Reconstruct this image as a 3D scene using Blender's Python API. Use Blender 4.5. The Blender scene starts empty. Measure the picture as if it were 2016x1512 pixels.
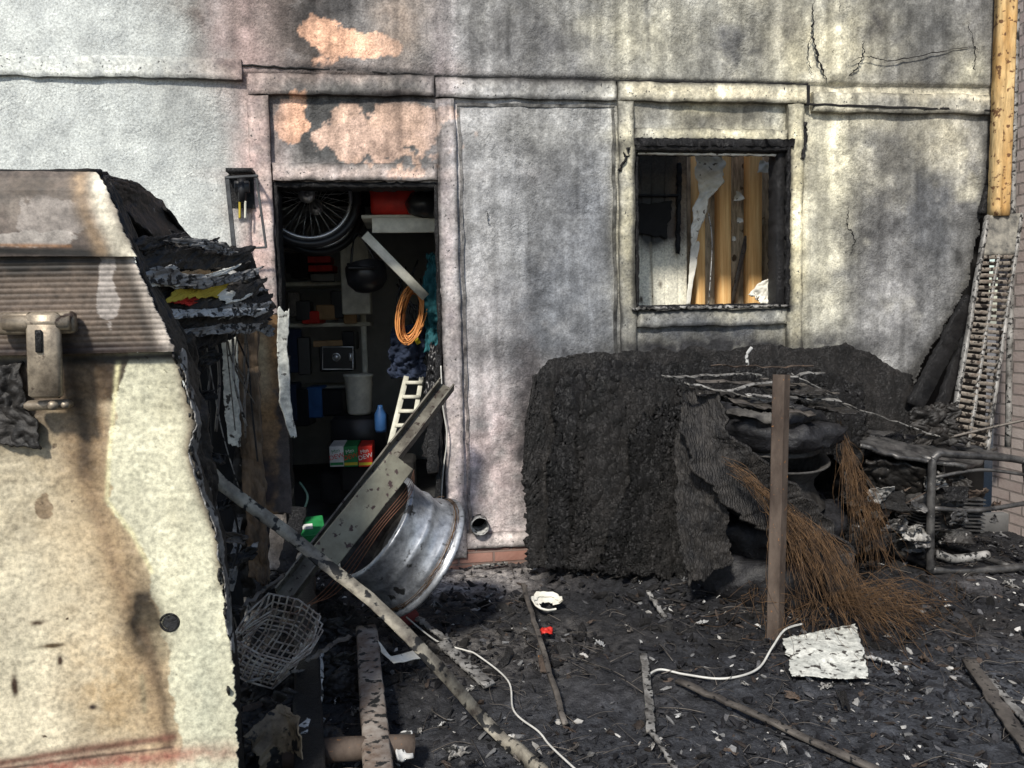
import bpy, math, random
import numpy as np
from mathutils import Vector, Matrix, Euler
random.seed(7); rng=np.random.default_rng(7)
sc=bpy.context.scene
# ---------------- camera (recovered from the vanishing points) ----------------
CAM=Vector((0,-4.3,1.3)); FPX=1514.0
yaw,pit,rol=math.radians(7),math.radians(4.5),0.022
F=Vector((math.sin(yaw)*math.cos(pit),math.cos(yaw)*math.cos(pit),-math.sin(pit)))
r0=F.cross(Vector((0,0,1))).normalized(); u0=r0.cross(F).normalized()
R=(r0*math.cos(rol)-u0*math.sin(rol)).normalized(); U=R.cross(F).normalized()
cd=bpy.data.cameras.new("camera"); cam=bpy.data.objects.new("camera",cd); sc.collection.objects.link(cam)
cam.matrix_world=Matrix(((R.x,U.x,-F.x,CAM.x),(R.y,U.y,-F.y,CAM.y),(R.z,U.z,-F.z,CAM.z),(0,0,0,1)))
cd.sensor_fit='HORIZONTAL'; cd.sensor_width=36; cd.lens=FPX/2016*36; cd.clip_start=.05; cd.clip_end=600
sc.camera=cam
def ray(u,v): return F*FPX+R*(u-1008)+U*(756-v)
def S(u,v,y=0.0):
    d=ray(u,v); return CAM+d*((y-CAM.y)/d.y)
GZ=-.06
# ---------------- noise ----------------
_tabs={}
def vnoise(x,y,seed):
    if seed not in _tabs: _tabs[seed]=np.random.default_rng(seed+100).random((256,256))
    t=_tabs[seed]; xi=np.floor(x).astype(int); yi=np.floor(y).astype(int); fx=x-xi; fy=y-yi
    fx=fx*fx*(3-2*fx); fy=fy*fy*(3-2*fy); a=xi%256;b=(xi+1)%256;c=yi%256;d=(yi+1)%256
    return (t[a,c]*(1-fx)+t[b,c]*fx)*(1-fy)+(t[a,d]*(1-fx)+t[b,d]*fx)*fy
def fbm(x,y,s=1.0,o=4,seed=0):
    r=0;a=.5;tot=0
    for i in range(o):
        r=r+a*vnoise(x*s+17.3*i,y*s+9.1*i,(seed+i)%40); tot+=a; a*=.55; s*=2.1
    return r/tot
def sst(a,b,x):
    t=np.clip((x-a)/(b-a),0,1); return t*t*(3-2*t)
def gh(x,y):
    x=np.asarray(x,float); y=np.asarray(y,float)
    w=sst(-6,-3.2,x)*(1-sst(4.2,5.5,x))*sst(-5.5,-3.5,y)
    h=(fbm(x,y,2.2,4,3)-.5)*.09+(fbm(x,y,14,3,5)-.5)*.035
    rough=.35+.65*np.exp(-((x-.9)/1.3)**2-((y+.7)/.8)**2)+.4*np.exp(-((x+.6)/.6)**2)
    h=h*rough
    h+=.10*np.exp(-((x-1.25)/.35)**2-((y+.45)/.3)**2)+.05*np.exp(-((x-1.0)/.5)**2-((y+.3)/.25)**2)+.10*np.exp(-((x+.75)/.35)**2-((y+1.0)/.7)**2)
    h+=.05*np.exp(-((x-2.6)/.6)**2-((y+.6)/.4)**2)
    return GZ+h*w
def G(u,v,dz=0.0):
    d=ray(u,v); p=CAM+d*((GZ-CAM.z)/d.z)
    for _ in range(4):
        z=float(gh(p.x,p.y))+dz; p=CAM+d*((z-CAM.z)/d.z)
    return p
# ---------------- materials ----------------
def mat(name,c1,c2,scale=8,rough=.85,metal=0,bump=.3,bs=60,spk=None,spks=120,spkt=.64,crackle=0,crw=.5,vcol=False,dist=.004,rv=.15,stretch=None,brick=False,wave=0,fine=0,emboss=0):
    m=bpy.data.materials.new(name); m.use_nodes=True; nt=m.node_tree; N=nt.nodes; L=nt.links
    bsdf=N["Principled BSDF"]; tc=N.new("ShaderNodeTexCoord"); co=tc.outputs['Object']
    if stretch:
        mp=N.new("ShaderNodeMapping"); mp.inputs['Scale'].default_value=stretch; L.new(co,mp.inputs['Vector']); co2=mp.outputs[0]
    else: co2=co
    def noise_(s,d=6,r_=.6,vec=None,dis=0):
        n=N.new("ShaderNodeTexNoise"); n.inputs['Scale'].default_value=s; n.inputs['Detail'].default_value=d; n.inputs['Roughness'].default_value=r_; n.inputs['Distortion'].default_value=dis; L.new(vec or co2,n.inputs['Vector']); return n
    def ramp(f,p0,p1,a=(0,0,0),b=(1,1,1)):
        r=N.new("ShaderNodeValToRGB"); r.color_ramp.elements[0].position=p0; r.color_ramp.elements[1].position=p1
        r.color_ramp.elements[0].color=(*a,1); r.color_ramp.elements[1].color=(*b,1); L.new(f,r.inputs['Fac']); return r.outputs[0]
    n=noise_(scale,9,.65); col0=ramp(n.outputs['Fac'],.34,.68,c1,c2); col=col0
    def mix(a,b,f,mode='MIX'):
        x=N.new("ShaderNodeMix"); x.data_type='RGBA'; x.blend_type=mode
        if isinstance(f,float): x.inputs[0].default_value=f
        else: L.new(f,x.inputs[0])
        for i,k in ((6,a),(7,b)):
            if isinstance(k,tuple): x.inputs[i].default_value=(*k,1)
            else: L.new(k,x.inputs[i])
        return x.outputs[2]
    def math_(op,a,b):
        x=N.new("ShaderNodeMath"); x.operation=op
        for i,k in enumerate((a,b)):
            if isinstance(k,(int,float)): x.inputs[i].default_value=k
            else: L.new(k,x.inputs[i])
        return x.outputs[0]
    if vcol:
        at=N.new("ShaderNodeVertexColor"); at.layer_name='Col'; col=mix(at.outputs['Color'],col,1.0,'MULTIPLY')
    if fine:
        nf=noise_(fine,5,.7); col=mix(col,ramp(nf.outputs['Fac'],.34,.62,(.58,.58,.58),(1.12,1.12,1.11)),1.0,'MULTIPLY')
    nb=noise_(bs); h=nb.outputs['Fac']
    if emboss:
        ne=noise_(emboss,4,.6,dis=1.2); nm=noise_(2.5,3,.5); msk=ramp(nm.outputs['Fac'],.42,.60)
        h=math_('ADD',math_('MULTIPLY',math_('MULTIPLY',ramp(ne.outputs['Fac'],.40,.60),.7),msk),h)
    if brick:
        sx=N.new("ShaderNodeSeparateXYZ"); L.new(co,sx.inputs[0]); cx=N.new("ShaderNodeCombineXYZ"); L.new(sx.outputs['Y' if brick=='x' else 'X'],cx.inputs[0]); L.new(sx.outputs['Z'],cx.inputs[1])
        bt=N.new("ShaderNodeTexBrick"); bt.inputs['Scale'].default_value=1; bt.inputs['Brick Width'].default_value=.2; bt.inputs['Row Height'].default_value=.067; bt.inputs['Mortar Size'].default_value=.007; bt.inputs['Mortar Smooth'].default_value=.3
        L.new(cx.outputs[0],bt.inputs['Vector']); bt.inputs['Color1'].default_value=(*c1,1); bt.inputs['Color2'].default_value=(*c2,1); bt.inputs['Mortar'].default_value=(.12,.11,.10,1)
        col=mix(bt.outputs['Color'],col0,.4); h=math_('SUBTRACT',math_('MULTIPLY',h,.3),bt.outputs['Fac'])
    if crackle:
        vo=N.new("ShaderNodeTexVoronoi"); vo.feature='DISTANCE_TO_EDGE'; vo.inputs['Scale'].default_value=crackle
        ds=N.new("ShaderNodeMix"); ds.data_type='VECTOR'; ds.inputs[0].default_value=.10; L.new(co2,ds.inputs[4]); L.new(nb.outputs['Color'],ds.inputs[5]); L.new(ds.outputs[1],vo.inputs['Vector'])
        h=math_('ADD',math_('MULTIPLY',ramp(vo.outputs['Distance'],0,.10),crw),h)
    if wave:
        wv=N.new("ShaderNodeTexWave"); wv.inputs['Scale'].default_value=wave; wv.inputs['Distortion'].default_value=9; wv.inputs['Detail'].default_value=5; wv.inputs['Detail Scale'].default_value=2; L.new(co2,wv.inputs['Vector'])
        h=math_('ADD',math_('MULTIPLY',wv.outputs['Fac'],.6),h)
    if spk:
        ns=noise_(spks,4,.5,co); col=mix(col,spk,ramp(ns.outputs['Fac'],spkt,spkt+.05))
    L.new(col,bsdf.inputs['Base Color'])
    bp=N.new("ShaderNodeBump"); bp.inputs['Strength'].default_value=bump; bp.inputs['Distance'].default_value=dist; L.new(h,bp.inputs['Height']); L.new(bp.outputs[0],bsdf.inputs['Normal'])
    rr=N.new("ShaderNodeMapRange"); rr.inputs[3].default_value=max(.05,rough-rv); rr.inputs[4].default_value=min(1,rough+rv); L.new(n.outputs['Fac'],rr.inputs[0]); L.new(rr.outputs[0],bsdf.inputs['Roughness'])
    bsdf.inputs['Metallic'].default_value=metal; bsdf.inputs['Specular IOR Level'].default_value=.35
    return m
m_wall=mat("burned_stucco",(.78,.78,.78),(1.16,1.15,1.12),scale=7,rough=.92,bump=.7,bs=75,vcol=True,dist=.005,spk=(.07,.07,.07),spks=70,spkt=.70,rv=.05,fine=95,emboss=30)
m_trim=mat("scorched_trim",(.72,.72,.72),(1.24,1.21,1.14),scale=14,rough=.92,bump=.6,bs=80,vcol=True,dist=.004,spk=(.05,.05,.05),spks=60,spkt=.65,rv=.05,fine=70)
m_ground=mat("charred_ground",(.30,.30,.33),(1.9,1.85,1.8),scale=22,rough=.72,bump=1,bs=95,vcol=True,dist=.012,spk=(.13,.13,.14),spks=190,spkt=.68,fine=110)
m_char=mat("charcoal",(.004,.004,.005),(.026,.025,.026),scale=9,rough=.55,bump=1,bs=75,crackle=48,dist=.006,spk=(.14,.14,.14),spks=140,spkt=.73,fine=100)
m_char2=mat("charred_foam",(.006,.005,.006),(.040,.038,.037),scale=7,rough=.65,bump=1,bs=95,crackle=60,dist=.006,spk=(.17,.17,.17),spks=130,spkt=.71,fine=120)
m_slab=mat("charred_slab_crust",(.005,.005,.005),(.034,.031,.030),scale=9,rough=.64,bump=1,bs=60,crackle=42,crw=.6,dist=.008,spk=(.18,.18,.18),spks=170,spkt=.69,fine=90)
m_slab2=mat("charred_slab_core",(.003,.003,.003),(.018,.017,.018),scale=9,rough=.55,bump=1,bs=60,crackle=36,crw=.7,dist=.008,spk=(.13,.13,.13),spks=160,spkt=.70,fine=70)
m_skin=mat("burned_skin",(.004,.004,.004),(.034,.030,.027),scale=9,rough=.55,bump=.9,bs=45,dist=.006,spk=(.24,.23,.22),spks=34,spkt=.69,fine=60)
m_void=mat("soot_and_void_black",(.004,.004,.004),(.014,.013,.013),scale=7,rough=.85,bump=.6,bs=30)  # soot, and the unlit dark of voids put into the colour
m_rub=mat("burned_rubber",(.006,.006,.007),(.028,.028,.032),scale=12,rough=.55,bump=1,bs=45,dist=.007,spk=(.10,.10,.10),spks=90,spkt=.69,fine=60)
m_rubf=mat("frayed_rubber",(.005,.005,.006),(.042,.038,.035),scale=20,rough=.6,bump=1,bs=70,dist=.006,wave=24,stretch=(1,1,.5),fine=50)
m_steel=mat("scorched_steel",(.045,.04,.037),(.18,.16,.14),scale=9,rough=.6,metal=.4,bump=.4,bs=60,spk=(.015,.015,.015),spks=50,spkt=.6)
m_dsteel=mat("burned_frame_steel",(.025,.025,.027),(.14,.135,.13),scale=14,rough=.45,metal=.5,bump=.4,bs=60,spk=(.28,.27,.25),spks=70,spkt=.68)
m_rust=mat("rusty_steel",(.04,.028,.022),(.13,.10,.08),scale=11,rough=.8,metal=.3,bump=.5,bs=80,spk=(.25,.12,.05),spks=60,spkt=.66,stretch=(1,1,.35))
m_galv=mat("ashy_metal",(.07,.065,.06),(.40,.39,.37),scale=14,rough=.6,metal=.35,bump=.4,bs=60,spk=(.02,.02,.02),spks=45,spkt=.54)
m_alu=mat("aluminium_rim",(.18,.19,.21),(.52,.54,.57),scale=6,rough=.42,metal=.65,bump=.3,bs=50,spk=(.045,.045,.045),spks=16,spkt=.60,fine=30)
m_wire=mat("rusted_wire",(.035,.022,.015),(.20,.115,.055),scale=20,rough=.7,metal=.2,bump=0)
m_white=mat("peeling_white_paint",(.38,.39,.36),(.74,.74,.68),scale=10,rough=.7,bump=.3,bs=50,spk=(.05,.045,.04),spks=28,spkt=.58,fine=50)
m_paper=mat("ash_white",(.2,.2,.2),(.62,.62,.60),scale=15,rough=.85,bump=.4,bs=50,spk=(.03,.03,.03),spks=40,spkt=.53)
m_yrust=mat("yellow_rusted_metal",(.45,.24,.07),(.72,.54,.28),scale=9,rough=.75,bump=.4,bs=60,stretch=(1,1,.2),spk=(.14,.07,.03),spks=30,spkt=.58,fine=40)
m_vcol=mat("heat_stained_panel",(.84,.84,.84),(1.12,1.12,1.1),scale=6,rough=.5,bump=.5,bs=24,vcol=True,dist=.006,spk=(.08,.055,.035),spks=30,spkt=.71,fine=80)
m_vcol2=mat("heat_stained_metal",(.75,.75,.75),(1.2,1.2,1.2),scale=14,rough=.6,bump=.3,bs=60,vcol=True,dist=.003,fine=70)
m_rubble=mat("burned_fragments",(.75,.75,.75),(1.3,1.3,1.3),scale=20,rough=.7,bump=.8,bs=120,vcol=True,dist=.006)
m_wood=mat("bare_stud_wood",(.66,.34,.11),(.94,.63,.28),scale=6,rough=.7,bump=.2,bs=40,stretch=(9,9,.4),spk=(.30,.13,.05),spks=12,spkt=.72)
m_sheath=mat("wood_sheathing",(.34,.29,.21),(.64,.56,.42),scale=5,rough=.85,bump=.2,bs=40,stretch=(3,3,.5),spk=(.12,.09,.06),spks=14,spkt=.62,fine=20)
m_dry=mat("torn_drywall",(.46,.44,.38),(.82,.80,.72),scale=9,rough=.9,bump=.4,bs=40,spk=(.10,.08,.06),spks=26,spkt=.63)
m_iwall=mat("interior_paint",(.40,.41,.40),(.60,.60,.58),scale=3,rough=.8,bump=.1,bs=40)
m_brick=mat("brick",(.34,.27,.25),(.50,.44,.41),scale=12,rough=.9,bump=1,bs=60,brick='x',dist=.01)
m_brickf=mat("brick_foundation",(.26,.13,.10),(.34,.21,.17),scale=12,rough=.9,bump=1,bs=60,brick='y',dist=.01)
m_conc=mat("concrete_floor",(.06,.06,.06),(.15,.15,.15),scale=4,rough=.8,bump=.3,bs=60)
def flat(name,c,rough=.5,metal=0): return mat(name,tuple(x*.7 for x in c),tuple(min(1,x*1.15) for x in c),scale=11,rough=rough,metal=metal,bump=.1,bs=60)
m_red=flat("red_plastic",(.55,.03,.02)); m_blk=flat("black_plastic",(.018,.018,.02),.35); m_org=flat("orange_cord",(.65,.27,.08)); m_teal=flat("teal_cloth",(.02,.11,.13),.9)
m_navy=flat("navy_cloth",(.02,.03,.06),.9); m_grn=flat("green_print",(.02,.20,.06)); m_wht=flat("white_card",(.66,.66,.64)); m_yel=flat("yellow_print",(.5,.42,.03)); m_spk=flat("bright_steel",(.6,.6,.6),.3,.7); m_tan=flat("tan_card",(.36,.23,.12),.9)
m_cream=flat("cream_plastic",(.62,.61,.52)); m_foam=flat("yellow_foam",(.5,.38,.05),.9); m_blue=flat("blue_plastic",(.03,.10,.26)); m_cord=flat("dirty_white_cord",(.55,.54,.50))
# ---------------- geometry ----------------
WL={}
def mk(name,geoms,mt,parent=None,smooth=True,solid=0,label=None,cat=None,group=None,kind=None):
    vs=[];fs=[];cs=[];off=0;has=False
    for g in geoms:
        v=np.array([tuple(p) for p in g[0]],float) if not isinstance(g[0],np.ndarray) else g[0]
        vs.append(v); fs+= [tuple(int(i)+off for i in f) for f in g[1]]
        if len(g)>2 and g[2] is not None: cs.append(g[2]); has=True
        else: cs.append(np.ones((len(v),3))*.5)
        off+=len(v)
    V=np.concatenate(vs); c=(V.min(0)+V.max(0))/2
    me=bpy.data.meshes.new(name); me.from_pydata((V-c).tolist(),[],fs); me.update()
    if has:
        ca=me.color_attributes.new('Col','FLOAT_COLOR','POINT'); C=np.concatenate(cs); C4=np.concatenate([np.clip(C,0,1),np.ones((len(C),1))],1).astype('f'); ca.data.foreach_set('color',C4.ravel())
    me.materials.append(mt)
    if smooth: me.polygons.foreach_set('use_smooth',[True]*len(me.polygons))
    ob=bpy.data.objects.new(name,me); sc.collection.objects.link(ob)
    c=Vector(c); WL[ob]=c
    if parent: ob.parent=parent; ob.location=c-WL[parent]
    else: ob.location=c
    if solid:
        md=ob.modifiers.new("s",'SOLIDIFY'); md.thickness=solid; md.offset=0
    if label: ob["label"]=label
    if cat: ob["category"]=cat
    if group: ob["group"]=group
    if kind: ob["kind"]=kind
    return ob
def TL(name,loc,label,cat,group=None):
    e=bpy.data.objects.new(name,None); sc.collection.objects.link(e); e.empty_display_size=.1; e.location=loc; WL[e]=Vector(loc)
    e["label"]=label; e["category"]=cat
    if group: e["group"]=group
    return e
def cr(pts,n=6):
    pts=[Vector(p) for p in pts]; out=[]
    for i in range(len(pts)-1):
        p0=pts[max(i-1,0)];p1=pts[i];p2=pts[i+1];p3=pts[min(i+2,len(pts)-1)]
        for k in range(n):
            t=k/n; out.append(.5*((2*p1)+(p2-p0)*t+(2*p0-5*p1+4*p2-p3)*t*t+(3*p1-p0-3*p2+p3)*t**3))
    out.append(pts[-1]); return out
def lin(a,b,n=10,warp=0):
    a=Vector(a);b=Vector(b); return [a.lerp(b,i/n)+Vector((random.uniform(-warp,warp) for _ in range(3))) for i in range(n+1)]
def circ(r,n=8): return [(r*math.cos(2*math.pi*i/n),r*math.sin(2*math.pi*i/n)) for i in range(n)]
def rect(w,h,c=.12):
    d=min(w,h)*c; w/=2;h/=2
    return [(-w+d,-h),(w-d,-h),(w,-h+d),(w,h-d),(w-d,h),(-w+d,h),(-w,h-d),(-w,-h+d)]
def Csec(w,h,t): return [(-w/2,0),(w/2,0),(w/2,h),(w/2-t,h),(w/2-t,t),(-w/2+t,t),(-w/2+t,h),(-w/2,h)]
def g_sweep(pts,sec,up=(0,0,1),closed=False,jit=0,scale=None):
    pts=[Vector(p) for p in pts]; n=len(pts); m=len(sec); up=Vector(up); vs=[];fs=[]
    for i,p in enumerate(pts):
        if closed: T=pts[(i+1)%n]-pts[i-1]
        else: T=pts[min(i+1,n-1)]-pts[max(i-1,0)]
        if T.length<1e-9: T=Vector((0,0,1))
        T.normalize(); q=up if abs(T.dot(up))<.97 else Vector((0.1,-1,.05)).normalized()
        s=q.cross(T).normalized(); nn=T.cross(s); k=scale[i] if scale else 1
        for a,b in sec:
            vs.append(p+s*a*k+nn*b*k+(Vector((random.uniform(-jit,jit) for _ in range(3))) if jit else Vector()))
    for i in range(n if closed else n-1):
        for j in range(m):
            a=i*m+j;b=i*m+(j+1)%m;c=((i+1)%n)*m+(j+1)%m;d=((i+1)%n)*m+j; fs.append((a,b,c,d))
    if not closed: fs.append(tuple(range(m))[::-1]); fs.append(tuple((n-1)*m+j for j in range(m)))
    return (vs,fs)
def tube(pts,r,n=8,sm=0,**k): return g_sweep(cr(pts,sm) if sm else pts,circ(r,n),**k)
def axmat(c,axis): return Matrix.Translation(Vector(c))@Vector((0,0,1)).rotation_difference(Vector(axis).normalized()).to_matrix().to_4x4()
def g_lathe(prof,Mx,seg=64,closed=False,amp=0,fs_=6,a0=0,a1=2*math.pi,seed=0):
    full=abs(a1-a0-2*math.pi)<1e-6; n=seg if full else seg+1; vs=[];fs=[];m=len(prof)
    for i in range(n):
        a=a0+(a1-a0)*i/seg
        for j,(r,h) in enumerate(prof):
            k=0
            if amp: k=(float(fbm(np.array([math.cos(a)*fs_/2+9]),np.array([math.sin(a)*fs_/2+h*9+5+j*.02]),1,3,seed)[0])-.5)*2*amp
            vs.append(Mx@Vector(((r+k)*math.cos(a),(r+k)*math.sin(a),h+k*.6)))
    for i in range(seg):
        for j in range(m if closed else m-1):
            fs.append((i*m+j,((i+1)%n)*m+j,((i+1)%n)*m+(j+1)%m,i*m+(j+1)%m))
    return (vs,fs)
def g_box(c,s,rot=(0,0,0),ch=.08):
    Rm=Euler([math.radians(a) for a in rot]).to_matrix(); x,y,z=[a/2 for a in s]; d=min(s)*ch
    vs=[];c=Vector(c)
    for (zz,ins) in [(-z,d),(-z+d,0),(z-d,0),(z,d)]:
        a,b=x-ins,y-ins
        for (px,py) in [(-a+d,-b),(a-d,-b),(a,-b+d),(a,b-d),(a-d,b),(-a+d,b),(-a,b-d),(-a,-b+d)]: vs.append(c+Rm@Vector((px,py,zz)))
    fs=[tuple(range(8))[::-1],tuple(range(24,32))]
    for i in range(3):
        for j in range(8): fs.append((i*8+j,i*8+(j+1)%8,(i+1)*8+(j+1)%8,(i+1)*8+j))
    return (vs,fs)
def resamp(poly,n):
    P=np.array([tuple(p) for p in poly],float); d=np.r_[0,np.cumsum(np.linalg.norm(np.diff(P,axis=0),axis=1))]; t=np.linspace(0,d[-1],n)
    return np.stack([np.interp(t,d,P[:,k]) for k in range(3)],1)
def g_sheet(Lp,Rp,nu,nv,warp=.005,ws=6,jag=0,seed=0,colf=None,rib=None,crump=0,hole=None,bow=0):
    A=resamp(Lp,nv);B=resamp(Rp,nv); s=np.linspace(0,1,nu)
    jv=np.arange(nv)*.055; jr=1+(fbm(jv,jv*0+seed,2.2,5,seed)-.5)*jag; jl=(fbm(jv,jv*0+seed+5,2.2,5,seed+3)-.5)*jag
    Sg=jl[:,None]+(jr-jl)[:,None]*s[None,:]
    P=A[:,None,:]*(1-Sg[...,None])+B[:,None,:]*Sg[...,None]
    if jag:
        ju=np.arange(nu)*.07; T0=(A[-1]-A[0])*jag*.5; tl=np.linalg.norm(T0); T0=T0*min(1,.07/(tl+1e-9))
        e=(np.linspace(0,1,nv)[:,None])**6*(fbm(ju,ju*0+seed+8,2.5,5,seed+6)-.5)[None,:]-(1-np.linspace(0,1,nv)[:,None])**6*(fbm(ju,ju*0+seed+3,2.5,5,seed+7)-.5)[None,:]
        P=P+e[...,None]*T0
    nrm=np.cross(B[nv//2]-A[nv//2],A[-1]-A[0]); nrm=nrm/(np.linalg.norm(nrm)+1e-9)
    ln=np.linalg.norm(B[nv//2]-A[nv//2]); lt=np.linalg.norm(A[-1]-A[0]); gx=s[None,:]*ln+np.zeros((nv,1)); gy=np.linspace(0,1,nv)[:,None]*lt+np.zeros((1,nu))
    d=(fbm(gx+3,gy+3,ws,3,seed)-.5)*2*warp
    if crump: d=d+np.abs(fbm(gx+1,gy+2,ws*2.5,3,seed+9)-.5)*2*crump
    if rib: d=d+rib(P[...,0],P[...,2])
    if bow: d=d+bow*np.sin(np.pi*s)[None,:]
    P=P+nrm*d[...,None]; V=P.reshape(-1,3); fs=[]
    keep=None
    if hole is not None: keep=hole(V[:,0],V[:,2])
    for i in range(nv-1):
        for j in range(nu-1):
            a=i*nu+j
            if keep is not None and not keep[a]: continue
            fs.append((a,a+1,a+nu+1,a+nu))
    c=None
    if colf is not None: c=colf(V[:,0],V[:,2])
    return (V,fs,c)
def segd(X,Z,pl):
    d=np.full(X.shape,1e9)
    for (a,b) in zip(pl[:-1],pl[1:]):
        ax,az=a;bx,bz=b; L2=(bx-ax)**2+(bz-az)**2+1e-12; t=np.clip(((X-ax)*(bx-ax)+(Z-az)*(bz-az))/L2,0,1)
        d=np.minimum(d,np.hypot(X-ax-t*(bx-ax),Z-az-t*(bz-az)))
    return d
def paint(X,Z,c,ops,y,pxm,seed=0):
    def w0(u,v): p=S(u,v,y); return p.x,p.z
    for i,o in enumerate(ops):
        sd=seed+i*3; k=o[0]; n=fbm(X,Z,3.2*pxm/352,4,sd%37)
        if k in 'sh':
            cx,cz=w0(o[1],o[2]); rx,rz=o[3]/pxm,o[4]/pxm; d=((X-cx)/rx)**2+((Z-cz)/rz)**2
            if k=='s':
                n2=fbm(X,Z,11*pxm/352,5,(sd+5)%37); w=o[6]*np.exp(-d*(.25+1.5*n))*np.clip(.1+1.8*n2,0,1.3)
            else:
                n2=fbm(X,Z,9*pxm/352,5,(sd+5)%37); w=o[6]*sst(0,.09,1-np.sqrt(d)+(n2-.5)*1.9)
            col=o[5]
        elif k=='l':
            pl=[w0(*q) for q in o[1]]; d=segd(X,Z,pl)/(o[2]/pxm); w=o[4]*np.exp(-(d*(.5+1.0*n))**2); col=o[3]
        elif k=='r':
            pl=sorted([w0(*q)[::-1] for q in o[1]]); zz=[q[0] for q in pl]; xx=[q[1] for q in pl]
            e=X-np.interp(Z,zz,xx)+(fbm(X,Z,28,4,sd%37)-.5)*o[5]; w=o[3]*sst(0,o[4],e); col=o[2]
        w=np.clip(w,0,1)[:,None]; c=c*(1-w)+np.array(col)*w
    return c
# ---------------- house wall ----------------
PK=(.70,.42,.29)
wops=[('s',540,30,150,120,(.12,.10,.09),1.3),('s',690,25,75,65,(.05,.045,.045),1.2),('s',930,70,260,110,(.20,.198,.20),.95),('s',430,60,25,90,(.50,.42,.41),.6),
('h',640,78,50,40,PK,.95),('h',715,92,64,26,PK,.95),('s',790,50,50,70,(.46,.37,.31),.7),('s',640,150,200,22,(.48,.36,.32),.6),
('s',1250,60,160,90,(.50,.48,.39),.8),('s',1620,80,170,90,(.66,.62,.47),.95),('s',1440,90,90,90,(.15,.15,.15),.9),('s',1830,60,90,70,(.17,.17,.165),1.0),('s',1550,40,60,90,(.22,.21,.18),.8),('s',1900,150,50,60,(.52,.50,.38),.6),('s',1720,40,30,60,(.11,.105,.10),.9),
('s',1060,80,70,90,(.16,.16,.165),.8),
('l',[(440,128),(700,140),(1000,158),(1590,168)],9,(.05,.045,.045),.8),
('s',700,250,190,80,(.11,.11,.11),1.6),('h',583,235,32,38,PK,.95),('h',770,258,112,66,(.54,.38,.30),1.0),('h',715,278,100,40,(.52,.37,.30),1.0),('s',780,192,70,12,(.08,.07,.07),1.1),
('s',510,450,40,450,(.58,.43,.41),.8),('s',882,450,25,500,(.40,.34,.35),.7),('s',700,345,200,14,(.58,.46,.43),.6),('s',530,170,30,120,(.20,.17,.16),.7),
('s',970,900,110,190,(.60,.50,.50),1.0),('s',1080,600,140,180,(.175,.185,.205),1.0),('s',940,420,60,260,(.46,.46,.47),.5),('s',1080,260,130,60,(.44,.44,.43),.6),('s',1160,450,60,180,(.20,.21,.23),.9),('s',950,620,40,90,(.46,.43,.44),.4),('s',1000,380,60,100,(.27,.275,.285),.7),
('s',1235,420,25,240,(.52,.49,.37),.8),('s',1565,430,26,240,(.74,.68,.46),1.0),('s',1400,225,150,36,(.18,.17,.14),.9),('s',1400,268,170,14,(.64,.60,.44),.7),('s',1385,210,40,14,(.56,.52,.36),.6),
('s',1720,470,140,190,(.13,.13,.132),1.05),('s',1640,300,55,120,(.62,.59,.45),.9),('s',1760,300,50,110,(.18,.175,.16),.85),('s',1830,420,60,220,(.11,.115,.125),1.05),('s',1625,560,45,130,(.50,.48,.38),.8),('s',1760,620,100,120,(.33,.33,.34),.6),('s',1860,270,60,60,(.52,.49,.39),.8),('s',1700,240,80,25,(.56,.53,.42),.7),
('l',[(1600,170),(1780,180),(1950,192)],14,(.68,.63,.49),.75),('l',[(1250,180),(1590,190)],14,(.62,.57,.43),.75),
('s',1400,650,180,40,(.15,.16,.18),.9),('s',1400,288,165,10,(.03,.03,.03),1.1),('l',[(1245,300),(1245,610)],7,(.04,.04,.04),.8),('l',[(1549,300),(1549,600)],9,(.03,.03,.03),.85),('l',[(1245,612),(1550,608)],7,(.05,.05,.05),.8),('l',[(540,366),(862,364)],5,(.03,.03,.03),.8),
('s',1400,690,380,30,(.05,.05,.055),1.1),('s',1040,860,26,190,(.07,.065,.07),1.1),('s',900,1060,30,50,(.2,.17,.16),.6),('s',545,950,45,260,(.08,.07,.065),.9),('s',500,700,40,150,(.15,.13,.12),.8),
('l',[(1955,215),(1937,400),(1905,560),(1850,660),(1790,750)],16,(.07,.07,.07),.9),('s',1885,500,14,24,(.03,.03,.03),1.0),
('l',[(1000,110),(1000,10)],4,(.10,.10,.10),.5),('l',[(1270,0),(1275,120)],5,(.10,.10,.10),.5),('l',[(865,150),(865,1000)],3,(.07,.06,.06),.5)]
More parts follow.
